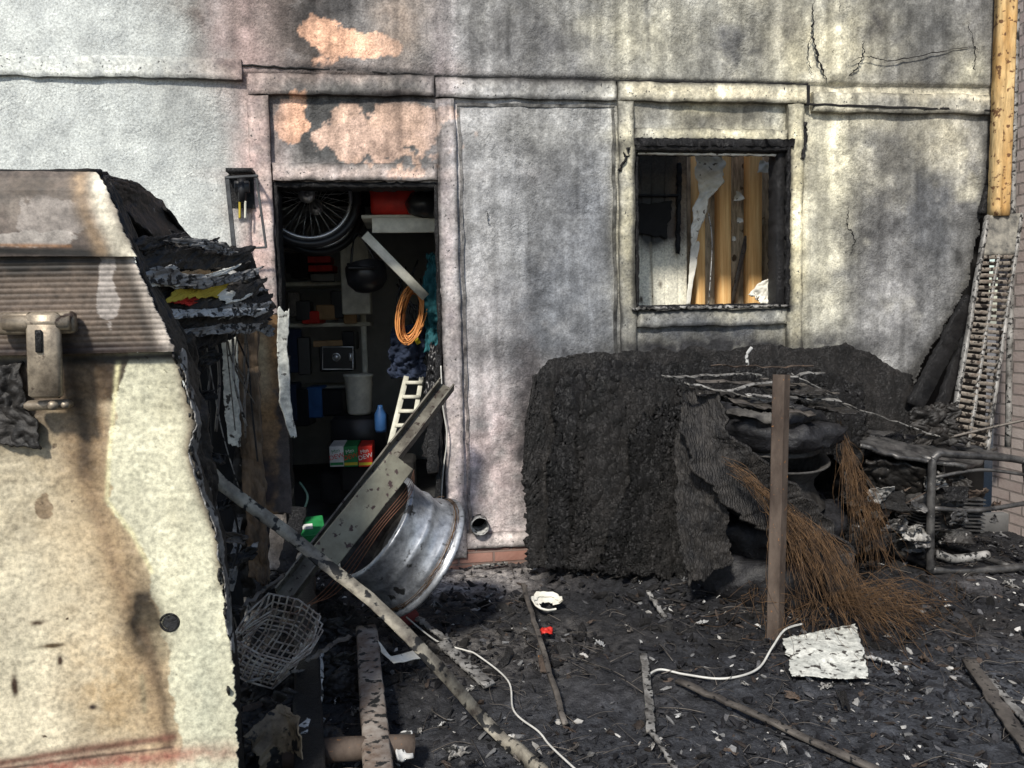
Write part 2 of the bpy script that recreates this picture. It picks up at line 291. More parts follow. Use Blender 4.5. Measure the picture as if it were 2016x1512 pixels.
def wallcol(X,Z):
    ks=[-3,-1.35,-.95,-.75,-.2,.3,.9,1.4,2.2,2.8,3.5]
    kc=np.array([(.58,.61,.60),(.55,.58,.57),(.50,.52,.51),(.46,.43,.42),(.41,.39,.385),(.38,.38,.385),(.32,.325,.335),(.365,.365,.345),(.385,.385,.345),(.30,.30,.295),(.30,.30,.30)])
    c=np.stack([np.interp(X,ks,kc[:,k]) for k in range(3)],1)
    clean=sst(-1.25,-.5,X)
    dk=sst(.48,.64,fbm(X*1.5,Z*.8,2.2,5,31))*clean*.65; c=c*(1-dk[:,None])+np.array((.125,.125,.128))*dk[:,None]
    cm=sst(.52,.68,fbm(X*1.2,Z,2.8,5,25))*sst(.8,1.6,X)*.6; c=c*(1-cm[:,None])+np.array((.60,.57,.45))*cm[:,None]
    c=paint(X,Z,c,wops,0.0,352.0,2)
    clean=clean[:,None]
    mot=(.52+.96*fbm(X,Z,12,5,11))[:,None]; st=(.52+.96*fbm(X*20,Z*1.1,1,4,21))[:,None]; fine=(.62+.76*fbm(X,Z,48,3,14))[:,None]
    big=(.65+.7*fbm(X,Z,2.3,3,8))[:,None]
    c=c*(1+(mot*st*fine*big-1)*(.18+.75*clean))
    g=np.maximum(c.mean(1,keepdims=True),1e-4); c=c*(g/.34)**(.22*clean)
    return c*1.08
house=TL("house",(0,0,GZ),"scorched stucco house wall with burned doorway and window hole","house")
DX0,DX1,DZ=-.727,.137,2.062; WX0,WX1,WZ0,WZ1=1.25,2.145,1.372,2.283
edge=[S(1955,205),S(1937,400),S(1905,560),S(1850,660),S(1800,745),S(1790,1000)]
ez=[p.z for p in edge][::-1]; ex=[p.x for p in edge][::-1]
WT=3.34
xs=np.unique(np.r_[np.arange(-5,-2.6,.15),np.arange(-2.6,3.47,.0095),DX0,DX1,WX0,WX1]); zs=np.unique(np.r_[np.arange(GZ-.1,3.2,.0095),3.2,WT,DZ,WZ0,WZ1])
XX,ZZ=np.meshgrid(xs,zs); nx,nz=len(xs),len(zs)
YY=(fbm(XX,ZZ,1.1,3,4)-.5)*.035+(fbm(XX,ZZ,7,3,6)-.5)*.010+(fbm(XX,ZZ,22,2,9)-.5)*.004*sst(-1.2,-.6,XX)
YY-=.02*sst(2.625,2.65,ZZ)
cu=S(1625,150).x; YY-=.035*np.exp(-((XX-cu-.06)/.07)**2)*sst(2.62,2.7,ZZ)*(1-sst(2.9,3.3,ZZ))*(XX>cu+.01)
V=np.stack([XX.ravel(),YY.ravel(),ZZ.ravel()],1)
xm=(xs[:-1]+xs[1:])/2; zm=(zs[:-1]+zs[1:])/2; XM,ZM=np.meshgrid(xm,zm)
cut=((XM>DX0)&(XM<DX1)&(ZM<DZ))|((XM>WX0)&(XM<WX1)&(ZM<WZ1)&(ZM>WZ0))
ed=np.interp(ZM,ez,ex)+(fbm(XM,ZM,20,3,12)-.5)*.06
cut|=(XM>ed)&(ZM<2.5)
vx,vz=S(943,1030).x,S(943,1030).z
cut|=np.hypot(XM-vx,ZM-vz)<.047
fs=[(j*nx+i,j*nx+i+1,(j+1)*nx+i+1,(j+1)*nx+i) for j in range(nz-1) for i in range(nx-1) if not cut[j,i]]
mk("wall",[(V,fs,wallcol(V[:,0],V[:,2]))],m_wall,house)
def gbox(x0,x1,y0,y1,z0,z1,res=.010,tint=1.15,seed=1,dirty=.7):
    out=[]
    nxx=max(2,int((x1-x0)/res)+1); nzz=max(2,int((z1-z0)/res)+1)
    X=np.linspace(x0,x1,nxx);Z=np.linspace(z0,z1,nzz); gx,gz=np.meshgrid(X,Z)
    def wrp(V):
        e=np.minimum(np.minimum(V[:,0]-x0,x1-V[:,0]),np.minimum(V[:,2]-z0,z1-V[:,2])); 
        V=V.copy(); V[:,1]+=(fbm(V[:,0]+V[:,1],V[:,2],6,3,seed)-.5)*.014; V[:,1]+=.006*np.clip(1-e/.012,0,1)*(V[:,1]<(y0+y1)/2)
        V[:,2]+=(fbm(V[:,0],V[:,2]*0+seed,9,4,seed+2)-.5)*.018; V[:,0]+=(fbm(V[:,2],V[:,0]*0+seed,9,4,seed+3)-.5)*.016
        return V
    Fv=np.stack([gx.ravel(),np.full(gx.size,y0),gz.ravel()],1)
    c=wallcol(Fv[:,0],Fv[:,2])*tint
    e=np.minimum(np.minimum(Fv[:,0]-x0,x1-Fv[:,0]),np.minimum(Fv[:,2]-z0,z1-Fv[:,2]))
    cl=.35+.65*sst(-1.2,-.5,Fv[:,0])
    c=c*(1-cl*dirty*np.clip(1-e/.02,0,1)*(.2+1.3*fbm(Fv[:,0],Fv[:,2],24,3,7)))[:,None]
    out.append((wrp(Fv),[(j*nxx+i,j*nxx+i+1,(j+1)*nxx+i+1,(j+1)*nxx+i) for j in range(nzz-1) for i in range(nxx-1)],c))
    for zz,fl in ((z0,0),(z1,1)):
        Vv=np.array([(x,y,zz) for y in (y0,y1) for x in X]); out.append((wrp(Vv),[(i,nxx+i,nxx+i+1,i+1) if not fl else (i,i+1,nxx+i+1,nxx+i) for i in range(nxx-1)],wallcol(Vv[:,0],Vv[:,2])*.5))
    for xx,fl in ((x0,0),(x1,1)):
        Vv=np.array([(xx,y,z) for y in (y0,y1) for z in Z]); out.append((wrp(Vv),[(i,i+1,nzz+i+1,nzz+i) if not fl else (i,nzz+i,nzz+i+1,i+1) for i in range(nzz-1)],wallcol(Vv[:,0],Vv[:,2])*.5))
    return out
TY=-.036
trims=[(-5,-.86,2.605,2.71),(-.83,.14,2.53,2.635),(.146,1.145,2.525,2.63),(1.151,2.262,2.52,2.622),(2.30,3.46,2.475,2.585),
(-.845,-.735,-.02,2.525),(.142,.245,-.02,2.52),(1.155,1.243,.0,2.515),(2.15,2.243,.9,2.515),(-.73,.137,2.085,2.175),(1.249,2.147,2.30,2.372),(1.249,2.147,1.262,1.355),(.25,.62,.03,.115)]
for i,t in enumerate(trims):
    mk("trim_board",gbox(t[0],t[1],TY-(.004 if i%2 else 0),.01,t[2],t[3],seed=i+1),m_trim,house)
for i,(a,b,c_,d) in enumerate([(.262,1.138,2.487,2.503),(.262,.278,.12,2.485),(1.122,1.138,.3,2.485)]):
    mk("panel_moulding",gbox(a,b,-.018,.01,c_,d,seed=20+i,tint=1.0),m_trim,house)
def crack(pp,w):
    P=cr([S(u,v,-.012-.022*(1 if v<155 else 0)) for u,v in pp],14); P=[p+Vector((random.uniform(-.008,.008),0,random.uniform(-.005,.005))) for p in P]
    sc_=[max(.12,math.sin(math.pi*min(1,(i+1)/len(P)*.95))*random.uniform(.3,1.3)) for i in range(len(P))]
    return g_sweep(P,rect(w,.006),up=(0,1,0),scale=sc_)
for pp,w in (([(1603,0),(1600,60),(1612,120),(1632,168)],.013),([(1655,0),(1650,60),(1640,110),(1636,165)],.005),([(1603,50),(1590,100),(1600,150)],.004),([(1642,140),(1700,112),(1760,118),(1900,92),(1925,98)],.005),([(1700,80),(1696,120),(1660,160)],.008),([(1905,40),(1920,100),(1915,160)],.003),([(1672,400),(1668,440),(1682,470),(1675,500)],.0035),([(1225,250),(1222,330),(1238,300)],.008),([(960,415),(962,440)],.004)):
    mk("crack",[crack(pp,w)],m_void,house,smooth=False)
for g in (g_box(S(1590,188,-.03),(.02,.02,.11)),g_sweep(lin(S(1593,205,-.04),S(1950,218,-.03),24,.003),rect(.006,.012)),g_sweep(lin(S(870,152,-.02),S(1590,166,-.02),60,.003),rect(.012,.010)),g_sweep(lin(S(440,126,-.02),S(870,150,-.02),40,.004),rect(.010,.008))):
    mk("gap",[g],m_void,house,smooth=False)
def jag_strip(p0,p1,w,t,n=40,up=(0,0,1)): return g_sweep(lin(p0,p1,n,.002),rect(w,t,.2),up=up,jit=.004)
mk("door_frame",[jag_strip((DX0+.006,.05,-.05),(DX0+.006,.05,DZ),.02,.13,60,(0,1,0)),jag_strip((DX1-.006,.05,-.05),(DX1-.006,.05,DZ),.02,.13,60,(0,1,0)),jag_strip((DX0,.05,DZ+.002),(DX1,.05,DZ+.002),.13,.03)],m_char,house)
mk("window_frame",[jag_strip((WX0+.01,.05,WZ0),(WX0+.01,.05,WZ1),.022,.12,40,(0,1,0)),jag_strip((WX1-.022,.05,WZ0),(WX1-.022,.05,WZ1),.06,.12,40,(0,1,0)),jag_strip((WX0,.03,WZ1-.012),(WX1,.03,WZ1-.012),.15,.05),jag_strip((WX0,.05,WZ0+.002),(WX1,.05,WZ0+.002),.12,.022)],m_char,house)
mk("window_sill",[g_sweep(lin((WX0-.03,-.045,WZ0-.004),(WX1+.01,-.045,WZ0-.004),50,.004),rect(.03,.014),jit=.004)],m_galv,house)
mk("window_liner",[g_sweep(lin((WX0+.02,.0,WZ1-.045),(WX1-.06,.0,WZ1-.05),40,.002),rect(.02,.010),jit=.002)],m_dry,house)
for g in (g_sweep(lin((WX0-.01,-.040,WZ1+.010),(WX1+.03,-.040,WZ1+.010),60,.003),rect(.02,.042),jit=.005),g_sweep(lin((WX1+.09,-.03,WZ1-.08),(WX1+.11,-.03,WZ1+.13),12,.008),rect(.02,.02),jit=.004),g_sweep(lin((WX0-.09,-.04,WZ1-.15),(WX0-.05,-.04,WZ1-.02),9,.008),rect(.03,.012),jit=.006),g_sweep(lin((WX1+.004,-.028,WZ0),(WX1+.004,-.028,WZ1),50,.003),rect(.02,.03),up=(0,1,0),jit=.005)): mk("charred_strip",[g],m_char,house)
mk("foundation",[g_box((.1,.02,-.06),(1.4,.07,.17))],m_brickf,house)
mk("foundation_block",[g_box((.6,.03,-.05),(7.2,.06,.2))],m_conc,house)
mk("vent_pipe",[g_lathe([(.05,-.06),(.052,-.0),(.047,0),(.045,.12)],axmat((vx,-.02,vz),(0,1,0)),32,amp=.002)],m_paper,house)
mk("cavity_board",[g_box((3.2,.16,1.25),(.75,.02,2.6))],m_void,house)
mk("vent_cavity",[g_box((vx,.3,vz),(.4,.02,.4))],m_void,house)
for g in (g_box((-1.5,1.7,1.2),(.05,3.1,2.6)),g_box((.62,1.7,1.2),(.05,3.1,2.6)),g_box((-.45,3.2,1.2),(2.2,.05,2.6))): mk("interior_wall",[g],m_iwall,house)
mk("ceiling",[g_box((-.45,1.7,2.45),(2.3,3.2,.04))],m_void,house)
mk("garage_floor",[g_box((-.45,1.7,-.03),(2.3,3.2,.06))],m_conc,house)
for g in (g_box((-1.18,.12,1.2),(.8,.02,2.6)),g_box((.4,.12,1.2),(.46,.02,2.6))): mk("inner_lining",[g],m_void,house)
# burned room behind the window (roof burned away)
rm_y=.66
mk("room_sheathing",[g_box((2.05,rm_y+.10,1.70),(1.9,.02,1.8))],m_sheath,house)
for u,w in ((1374,.065),(1423,.08),(1482,.09),(1560,.09)):
    p=S(u,450,rm_y); mk("wall_stud",[g_box((p.x,rm_y,1.66),(w,.10,1.8))],m_wood,house)
mk("stud_brace",[g_sweep([S(1440,600,rm_y-.0),S(1470,465,rm_y-.0)],rect(.03,.01),up=(0,1,0))],m_steel,house)
for (u,v,s_) in ((1455,388,.03),(1457,435,.02),(1446,470,.015),(1505,330,.04)):
    p=S(u,v,rm_y-.08); mk("drywall_scrap",[g_sheet([p+Vector((-s_,0,-s_)),p+Vector((-s_*.6,0,s_*1.2))],[p+Vector((s_,-.01,-s_*.5)),p+Vector((s_*.7,.01,s_))],10,10,warp=.02,ws=20,jag=.9,seed=int(u)%30)],m_dry,house)
mk("partition_wall",[g_sheet([S(1225,290,.55),S(1225,700,.55)],[S(1352,290,.55),S(1352,700,.55)],60,120,warp=.004,rib=lambda X,Z:.006*(np.sin(X*75)>.85),colf=lambda X,Z:paint(X,Z,np.ones((len(X),3))*np.array((.84,.81,.68)),[('s',1300,330,110,70,(.06,.055,.05),1.6),('s',1290,430,55,45,(.015,.015,.015),1.9),('s',1335,440,22,70,(.10,.07,.05),1.2),('s',1345,350,16,60,(.3,.22,.15),.8),('l',[(1280,480),(1285,600)],3,(.2,.17,.12),.8),('s',1300,560,3,6,(.1,.08,.06),1.4),('s',1262,590,3,6,(.1,.08,.06),1.4)],.55,304,4))],m_vcol,house,solid=.01)
mk("wall_recess",[g_sheet([S(1250,402,.53),S(1248,460,.53)],[S(1318,398,.53),S(1312,468,.53)],30,24,warp=.006,jag=.4,seed=7)],m_void,house,solid=.01)
mk("recess_ledge",[g_box(S(1295,385,.52),(.28,.03,.014))],m_char,house)
mk("burned_stud",[g_sweep(lin(S(1338,320,.52),S(1334,500,.52),30,.004),rect(.022,.03),up=(0,1,0),jit=.004)],m_char,house)
mk("drywall_flap",[g_sheet([S(1368,300,.42),S(1378,380,.47),S(1358,440,.47),S(1362,490,.5)],[S(1425,300,.42),S(1424,360,.38),S(1395,390,.42),S(1368,480,.5)],40,60,warp=.02,ws=9,jag=.6,crump=.02,seed=3)],m_dry,house,solid=.01)
mk("drywall_flap",[g_sheet([S(1362,480,.5),S(1350,600,.5)],[S(1376,480,.5),S(1358,600,.5)],10,30,warp=.01,jag=.5,seed=5)],m_dry,house,solid=.01)
mk("drywall_flap",[g_sheet([S(1478,575,.15),S(1500,605,.12)],[S(1508,548,.15),S(1522,600,.12)],24,24,warp=.025,ws=20,jag=.9,crump=.02,seed=8)],m_dry,house,solid=.006)
mk("hanging_wire",[tube([S(1395,420,.45),S(1402,480,.45),S(1395,600,.45)],.003,6,6)],m_paper,house)
mk("room_side_wall",[g_box((2.9,.5,1.5),(.04,.9,2.0))],m_sheath,house)
mk("room_floor",[g_box((2.1,.5,.7),(1.9,.7,.04))],m_char,house)
# ---------------- ground ----------------
gx=np.unique(np.r_[-80,-40,-20,-10,np.arange(-6,-2.4,.2),np.arange(-2.4,4.0,.013),np.arange(4,6,.2),10,20,40,80]); gy=np.unique(np.r_[-80,-40,-20,-10,np.arange(-6,-2.7,.15),np.arange(-2.7,.06,.013),.1,.3,20,80])
GX,GY=np.meshgrid(gx,gy); near=(np.abs(GX)<4)&(GY>-3); Zg=gh(GX,GY)+((fbm(GX,GY,42,3,17)-.5)*.016+(np.abs(fbm(GX,GY,9,4,27)-.5))*-.05)*near; Zg=np.where(GY>.08,-.2,Zg); n1=len(gx)
Vg=np.stack([GX.ravel(),GY.ravel(),Zg.ravel()],1)
cg=np.ones((len(Vg),3))*np.array((.012,.0128,.0155))
x_,y_=Vg[:,0],Vg[:,1]
def gm(cx,cy,rx,ry,col,s):
    global cg
    d=((x_-cx)/rx)**2+((y_-cy)/ry)**2; w=np.clip(s*np.exp(-d*(.4+1.2*fbm(x_,y_,4,4,2)))*np.clip(-.3+2.4*fbm(x_,y_,14,5,6),0,1.4),0,1)[:,None]; cg=cg*(1-w)+np.array(col)*w
for k in range(34): gm(rng.uniform(-.8,3.2),rng.uniform(-2.2,-.2),rng.uniform(.08,.3),rng.uniform(.05,.2),[(.006,.006,.008),(.065,.065,.07),(.035,.030,.026),(.006,.006,.008)][k%4],.9)
gm(.25,-.28,.35,.22,(.36,.34,.33),1.3); gm(.1,-1.2,.6,.3,(.11,.105,.10),.8); gm(2.2,-2.0,1.2,.5,(.046,.051,.061),1.1); gm(.6,-1.9,.9,.4,(.034,.037,.044),.8); gm(1.4,-.35,.9,.2,(.006,.006,.008),1.0)
w=sst(6,12,np.hypot(x_,y_))[:,None]; cg=cg*(1-w)+np.array((.16,.15,.14))*w
mk("ground",[(Vg,[(j*n1+i,j*n1+i+1,(j+1)*n1+i+1,(j+1)*n1+i) for j in range(len(gy)-1) for i in range(n1-1)],cg)],m_ground,kind="structure",label="charred debris strewn ground beside the house",cat="ground")
ph=(1+5**.5)/2
ico=np.array([(-1,ph,0),(1,ph,0),(-1,-ph,0),(1,-ph,0),(0,-1,ph),(0,1,ph),(0,-1,-ph),(0,1,-ph),(ph,0,-1),(ph,0,1),(-ph,0,-1),(-ph,0,1)],float)/1.9
icf=[(0,11,5),(0,5,1),(0,1,7),(0,7,10),(0,10,11),(1,5,9),(5,11,4),(11,10,2),(10,7,6),(7,1,8),(3,9,4),(3,4,2),(3,2,6),(3,6,8),(3,8,9),(4,9,5),(2,4,11),(6,2,10),(8,6,7),(9,8,1)]
def rubble(n,xr,yr,smin,smax,pal,pw,name,lab,mt,fl=.5,avoid=True,pwr=5,noisy=True):
    vs=[];fs=[];cs=[]
    for k in range(n):
        x=rng.uniform(*xr); y=rng.uniform(*yr)
        if y<-2.2 and x<-.3: continue
        if noisy and float(fbm(np.array([x]),np.array([y]),2.5,3,19)[0])<rng.uniform(.25,.55): continue
        if avoid and ((x-.25)/.4)**2+((y+.28)/.25)**2<1 and rng.random()<.8: continue
        s=smin+(smax-smin)*rng.random()**pwr; q=ico*(.55+.7*rng.random((12,1)))*np.array((s*(1+rng.random()*1.8),s*(.5+.6*rng.random()),s*fl*(.4+rng.random())))
        e=np.array(Euler((rng.normal()*.4,rng.normal()*.4,rng.random()*6.3)).to_matrix()); q=q@e.T+np.array((x,y,float(gh(x,y))+s*.15-.004))
        c=pal[min(len(pal)-1,int(rng.random()**pw*len(pal)))]; fs+=[tuple(i+len(vs)*12 for i in f) for f in icf]; vs.append(q); cs.append(np.ones((12,3))*np.array(c)*rng.uniform(.6,1.4))
    return mk(name,[(np.concatenate(vs),fs,np.concatenate(cs))],mt,smooth=False,kind="stuff",label=lab,cat="rubble")
pal=[(.006,.006,.008),(.009,.009,.011),(.013,.013,.015),(.02,.02,.023),(.032,.032,.036),(.022,.016,.013),(.07,.07,.074),(.05,.036,.028),(.15,.15,.15),(.36,.35,.33)]
rubble(34000,(-1.3,3.6),(-2.5,.0),.002,.017,pal,2.6,"rubble","loose charcoal and ash fragments covering the ground",m_rubble,.55,pwr=4)
rubble(1500,(-1.2,2.6),(-1.5,-.05),.008,.034,pal[:5],1.5,"charcoal_chunks","larger charcoal chunks heaped along the wall",m_char2,.6,pwr=3)
tw=[]
for k in range(800):
    x,y=random.uniform(-1.0,3.4),random.uniform(-2.3,-.1)
    a=random.uniform(0,6.3); L_=random.uniform(.03,.18); z=float(gh(x,y))
    tw.append(tube([Vector((x,y,z+.008)),Vector((x+math.cos(a)*L_*.5+random.gauss(0,.015),y+math.sin(a)*L_*.5+random.gauss(0,.015),z+.018)),Vector((x+math.cos(a)*L_,y+math.sin(a)*L_,z+.008))],random.choice((.0008,.0012,.0012,.0022)),3,3))
mk("twigs",tw,m_steel,kind="stuff",label="fine burned twigs and wires littering the ground",cat="litter")
# ---------------- brick wall, downspout, rack ----------------
mk("brick_wall",[g_box((3.78,-.7,1.6),(.3,1.7,3.5),ch=.01)],m_brick,smooth=False,label="grey pink brick wall meeting the burned stucco wall",cat="wall")
ds=[(-.05,-.03),(-.03,-.045),(-.01,-.03),(.01,-.03),(.03,-.045),(.05,-.03),(.05,.03),(-.05,.03)]
tp=S(1981,0,-.09); bt=S(1966,425,-.09)
mk("downspout",[g_sweep(lin(tp+(tp-bt)*.15,bt,30,.0015),ds,up=(0,1,0))],m_yrust,label="yellow rust stained metal downspout on the wall corner",cat="downspout")
mk("drain_pipe",[tube(lin(S(1990,430,-.05)+Vector((0,0,1.2)),S(1984,880,-.12),20,.002),.018,10)],m_galv,label="thin grey pipe beside the brick wall",cat="pipe")
rack=TL("metal_rack",S(1900,885,-.4),"burned slotted metal rack leaning against the wall corner","rack")
a,b,c_,d=S(1944,425,-.1),S(2010,420,-.1),S(1868,880,-.42),S(1940,895,-.42)
mk("rail",[g_sweep(lin(a,c_,20,.002),rect(.02,.03),up=(0,1,0)),g_sweep(lin(b,d,20,.002),rect(.02,.03),up=(0,1,0)),g_sweep(lin(a.lerp(b,.5).lerp(c_.lerp(d,.5),.18),c_.lerp(d,.5),20,.002),rect(.018,.02),up=(0,1,0))],m_galv,rack)
sl=[]
for i in range(30):
    t=.19+.8*i/30; p=a.lerp(c_,t);q=b.lerp(d,t); sl.append(g_sweep(lin(p+Vector((.005,-.004,0)),q+Vector((-.005,-.004,0)),5,.0015),rect(.022,.009,.2),up=(0,1,.2)))
mk("slat",sl,mat("rust_ash_slats",(.12,.09,.07),(.40,.37,.32),scale=30,rough=.75,metal=.2,bump=.4,bs=60,spk=(.02,.015,.012),spks=30,spkt=.52),rack)
mk("top_plate",[g_sheet([a,a.lerp(c_,.18)],[b,b.lerp(d,.18)],12,12,warp=.003)],mat("sooty_plate",(.05,.05,.05),(.35,.33,.28),scale=14,rough=.8,bump=.4,bs=50),rack,solid=.008)
for (p,q,w) in (((1912,590,-.06),(1800,800,-.25),.10),((1905,650,-.10),(1835,850,-.35),.06),((1868,640,-.05),(1850,720,-.1),.05),((1960,330,-.03),(1935,420,-.03),.05)):
    mk("charred_board",[g_sweep(lin(S(*p),S(*q),30,.003),rect(w,.035),up=(0,1,0),jit=.004)],m_char,label="charcoal black wooden board leaning at the wall corner",cat="board",group="charred boards leaning at the wall corner")
# ---------------- charred padding slab against wall ----------------
cp=TL("charred_mattress",S(1400,1100,-.25),"thick blackened layered padding slab leaning on the wall","mattress")
def yy(v): return -.10-.24*(v-680)/420
def lay(toppts,botpts,off,seed,j=.07,amp=1.0):
    bot=[S(u,v,yy(v)-off) for u,v in botpts]; top=[S(u,v,yy(v)-off) for u,v in toppts]
    rb=lambda X,Z: amp*((fbm(X*1.7,Z*.5,4,4,seed)-.5)*.07-np.abs(fbm(X*1.5,Z*.8,9,4,seed+3)-.5)*.07+(fbm(X,Z,34,3,seed+5)-.5)*.014)
    return g_sheet(bot,top,170,280,warp=0,jag=j,rib=rb,seed=seed)
mk("backing_layer",[lay([(1034,900),(1038,800),(1050,745),(1080,712),(1130,697),(1200,699),(1300,688),(1400,690),(1480,680),(1600,684),(1660,676),(1720,698),(1745,722),(1790,740),(1800,800),(1822,860)],[(1040,1115),(1060,1116),(1150,1118),(1350,1118),(1600,1118),(1760,1100),(1830,1050)],0,4,.06,.6)],m_slab,cp,solid=.035)
mk("middle_layer",[lay([(1088,960),(1082,900),(1098,840),(1084,790),(1110,735),(1160,716),(1300,712),(1500,720),(1640,730),(1700,770)],[(1075,1118),(1090,1118),(1140,1118),(1180,1120),(1350,1120),(1600,1120),(1700,1110)],.06,8,.12)],m_slab2,cp,solid=.04)
mk("outer_layer",[lay([(1135,980),(1150,910),(1132,850),(1155,790),(1165,755),(1225,745),(1310,748),(1380,790)],[(1120,1122),(1140,1123),(1180,1124),(1280,1125),(1350,1125),(1400,1122)],.12,12,.16)],m_slab,cp,solid=.04)
mk("fused_layer",[lay([(1215,1020),(1245,940),(1240,870),(1265,830),(1300,800),(1350,800)],[(1180,1125),(1200,1126),(1290,1128),(1330,1128),(1400,1125)],.18,17,.25)],m_slab2,cp,solid=.04)
mk("fused_layer",[lay([(1280,1050),(1300,980),(1305,920),(1330,870),(1360,840)],[(1230,1128),(1270,1130),(1330,1132),(1360,1132),(1400,1128)],.30,23,.35)],m_slab,cp,solid=.04)
# ---------------- tyre stack ----------------
TX,TYc=1.74,-.66
def tyreprof(R_,r_,w):
    h=w/2; return [(r_,-h*.72),(r_+.02,-h*.9),(r_+.07,-h),(R_-.05,-h*.97),(R_-.015,-h*.78),(R_,-h*.4),(R_-.006,-h*.1),(R_,h*.1),(R_,h*.4),(R_-.015,h*.78),(R_-.05,h*.97),(R_+-.1,h),(r_+.02,h*.9),(r_,h*.72),(r_-.01,h*.4),(r_-.01,-h*.4)]
grp="burned truck tyres stacked by the wall"
def rim(nm,c,ax,mt,par,rr=.2,w=.2):
    h=w/2; pr=[(rr+.025,-h),(rr+.03,-h+.008),(rr+.005,-h+.025),(rr-.005,-h+.05),(rr-.035,-.02),(rr-.035,.03),(rr-.01,h-.05),(rr+.005,h-.025),(rr+.03,h-.008),(rr+.025,h),(rr-.01,h-.02),(rr-.045,.02),(rr-.045,-.02),(rr-.01,-h+.02)]
    return mk(nm,[g_lathe(pr,axmat(c,ax),56,closed=True,amp=.006),g_lathe([(.04,0),(.09,.012),(rr-.04,-.01)],axmat(c,ax),40)],mt,par)
m_drum=mat("soot_and_shade_rim",(.020,.018,.017),(.10,.095,.09),scale=5,rough=.6,metal=.2,bump=.3,bs=40,fine=40)  # sooty stack rims, and the shaded inside of the aluminium rim
tz=[.05,.27,.50,.73]
t1=TL("tyre",(TX-.03,TYc,GZ),"burned black truck tyre at the bottom of the stack","tyre",grp)
mk("rubber",[g_lathe(tyreprof(.37,.2,.23),axmat((TX-.03,TYc,tz[0]),(.03,-.05,1)),110,closed=True,amp=.045,seed=1)],m_rub,t1); rim("rim",(TX-.03,TYc,tz[0]),(.03,-.05,1),m_drum,t1)
t2=TL("tyre",(TX+.02,TYc+.04,.2),"sagging burned truck tyre resting on the lowest tyre","tyre",grp)
mk("rubber",[g_lathe(tyreprof(.35,.2,.17),axmat((TX+.02,TYc+.03,tz[1]),(-.12,-.12,1)),110,closed=True,amp=.07,seed=5)],m_rub,t2); rim("rim",(TX+.02,TYc+.04,tz[1]),(-.05,-.05,1),m_drum,t2)
t3=TL("tyre",(TX+.02,TYc,.42),"torn tyre with exposed steel rim and frayed steel wires","tyre",grp)
rim("rim",(TX,TYc-.03,tz[2]+.01),(.02,-.16,1),m_drum,t3,.235,.23)
mk("rubber",[g_lathe([(.34,-.1),(.36,-.02),(.35,.06),(.31,.11),(.3,.1),(.33,.04),(.34,-.02),(.32,-.1)],axmat((TX,TYc,tz[2]),(0,-.05,1)),70,closed=True,amp=.05,seed=7,a0=math.radians(-20),a1=math.radians(250))],m_rub,t3)
band=g_sheet([S(1352,775,-.85),S(1338,850,-.98),S(1365,930,-1.04),S(1440,1010,-1.08),S(1530,1050,-1.10),S(1610,1110,-1.12),S(1640,1180,-1.15)],[S(1410,770,-.95),S(1435,850,-1.03),S(1490,900,-1.08),S(1560,955,-1.08),S(1620,1010,-1.08),S(1680,1090,-1.1),S(1700,1190,-1.15)],54,160,warp=.02,ws=4,jag=.35,crump=.006,seed=4,bow=.05)
mk("peeled_tread",[band],m_rubf,t3,solid=.015)
mk("torn_sidewall",[g_sheet([S(1335,830,-.9),S(1330,950,-.92),S(1345,1080,-.96),S(1355,1150,-.98)],[S(1400,900,-1.00),S(1425,1000,-1.02),S(1435,1060,-1.02),S(1440,1110,-1.02)],50,90,warp=.012,ws=4,jag=.35,crump=.012,seed=16)],m_rubf,t3,solid=.015)
def wires(origins,targets,n,spread,r=.0011,bow=.05):
    out=[]
    for k in range(n):
        f=random.random(); 
        def pick(ls,f):
            x=f*(len(ls)-1); i=min(int(x),len(ls)-2); return ls[i].lerp(ls[i+1],x-i)
        o=pick(origins,f)+Vector((random.gauss(0,.014) for _ in range(3))); f2=min(1,max(0,f+random.gauss(0,.17))); t=pick(targets,f2)+Vector((random.gauss(0,spread),random.gauss(0,spread),random.gauss(0,spread*.7)))
        t=o.lerp(t,random.uniform(.4,1.12))
        t.z=max(t.z,float(gh(t.x,t.y))+.004)
        m1=o.lerp(t,.35)+Vector((random.gauss(0,.018),-bow*random.random(),bow*.7*random.random()+random.gauss(0,.012))); m2=o.lerp(t,.72)+Vector((random.gauss(0,.03),-bow*random.random(),random.gauss(0,.025)))
        out.append(tube([o,m1,m2,t],r*random.uniform(.5,1.15),3,4))
    return out
w1=wires([S(1500,960,-1.12),S(1560,1010,-1.12),S(1640,1060,-1.12)],[S(1560,1160,-1.25),S(1630,1210,-1.3),S(1700,1290,-1.35),S(1740,1240,-1.3)],200,.05)
w1b=wires([S(1420,900,-1.1),S(1480,960,-1.12)],[S(1580,1060,-1.2),S(1640,1130,-1.2)],50,.03)
w2=wires([S(1650,820,-.85),S(1668,900,-.85),S(1672,960,-.9)],[S(1670,1080,-1.0),S(1730,1120,-1.0),S(1785,1130,-1.0)],150,.05)
w3=wires([S(1620,1180,-1.2),S(1700,1200,-1.15)],[G(1780,1290,.03),G(1840,1200,.03),G(1830,1150,.03)],140,.10,bow=.25)
w3b=wires([G(1480,1160,.08),G(1600,1190,.08)],[G(1440,1190,.1),G(1620,1280,.03)],60,.09,bow=.12)
mk("wire_strands",w1+w1b+w2+w3+w3b,m_wire,t3,kind="stuff")
t4=TL("tyre",(TX,TYc,.64),"ragged burned tyre on top of the stack","tyre",grp)
mk("rubber",[g_lathe(tyreprof(.34,.22,.13),axmat((TX+.0,TYc+.03,tz[3]+.03),(.04,-.10,1)),100,closed=True,amp=.08,seed=9)],m_rub,t4)
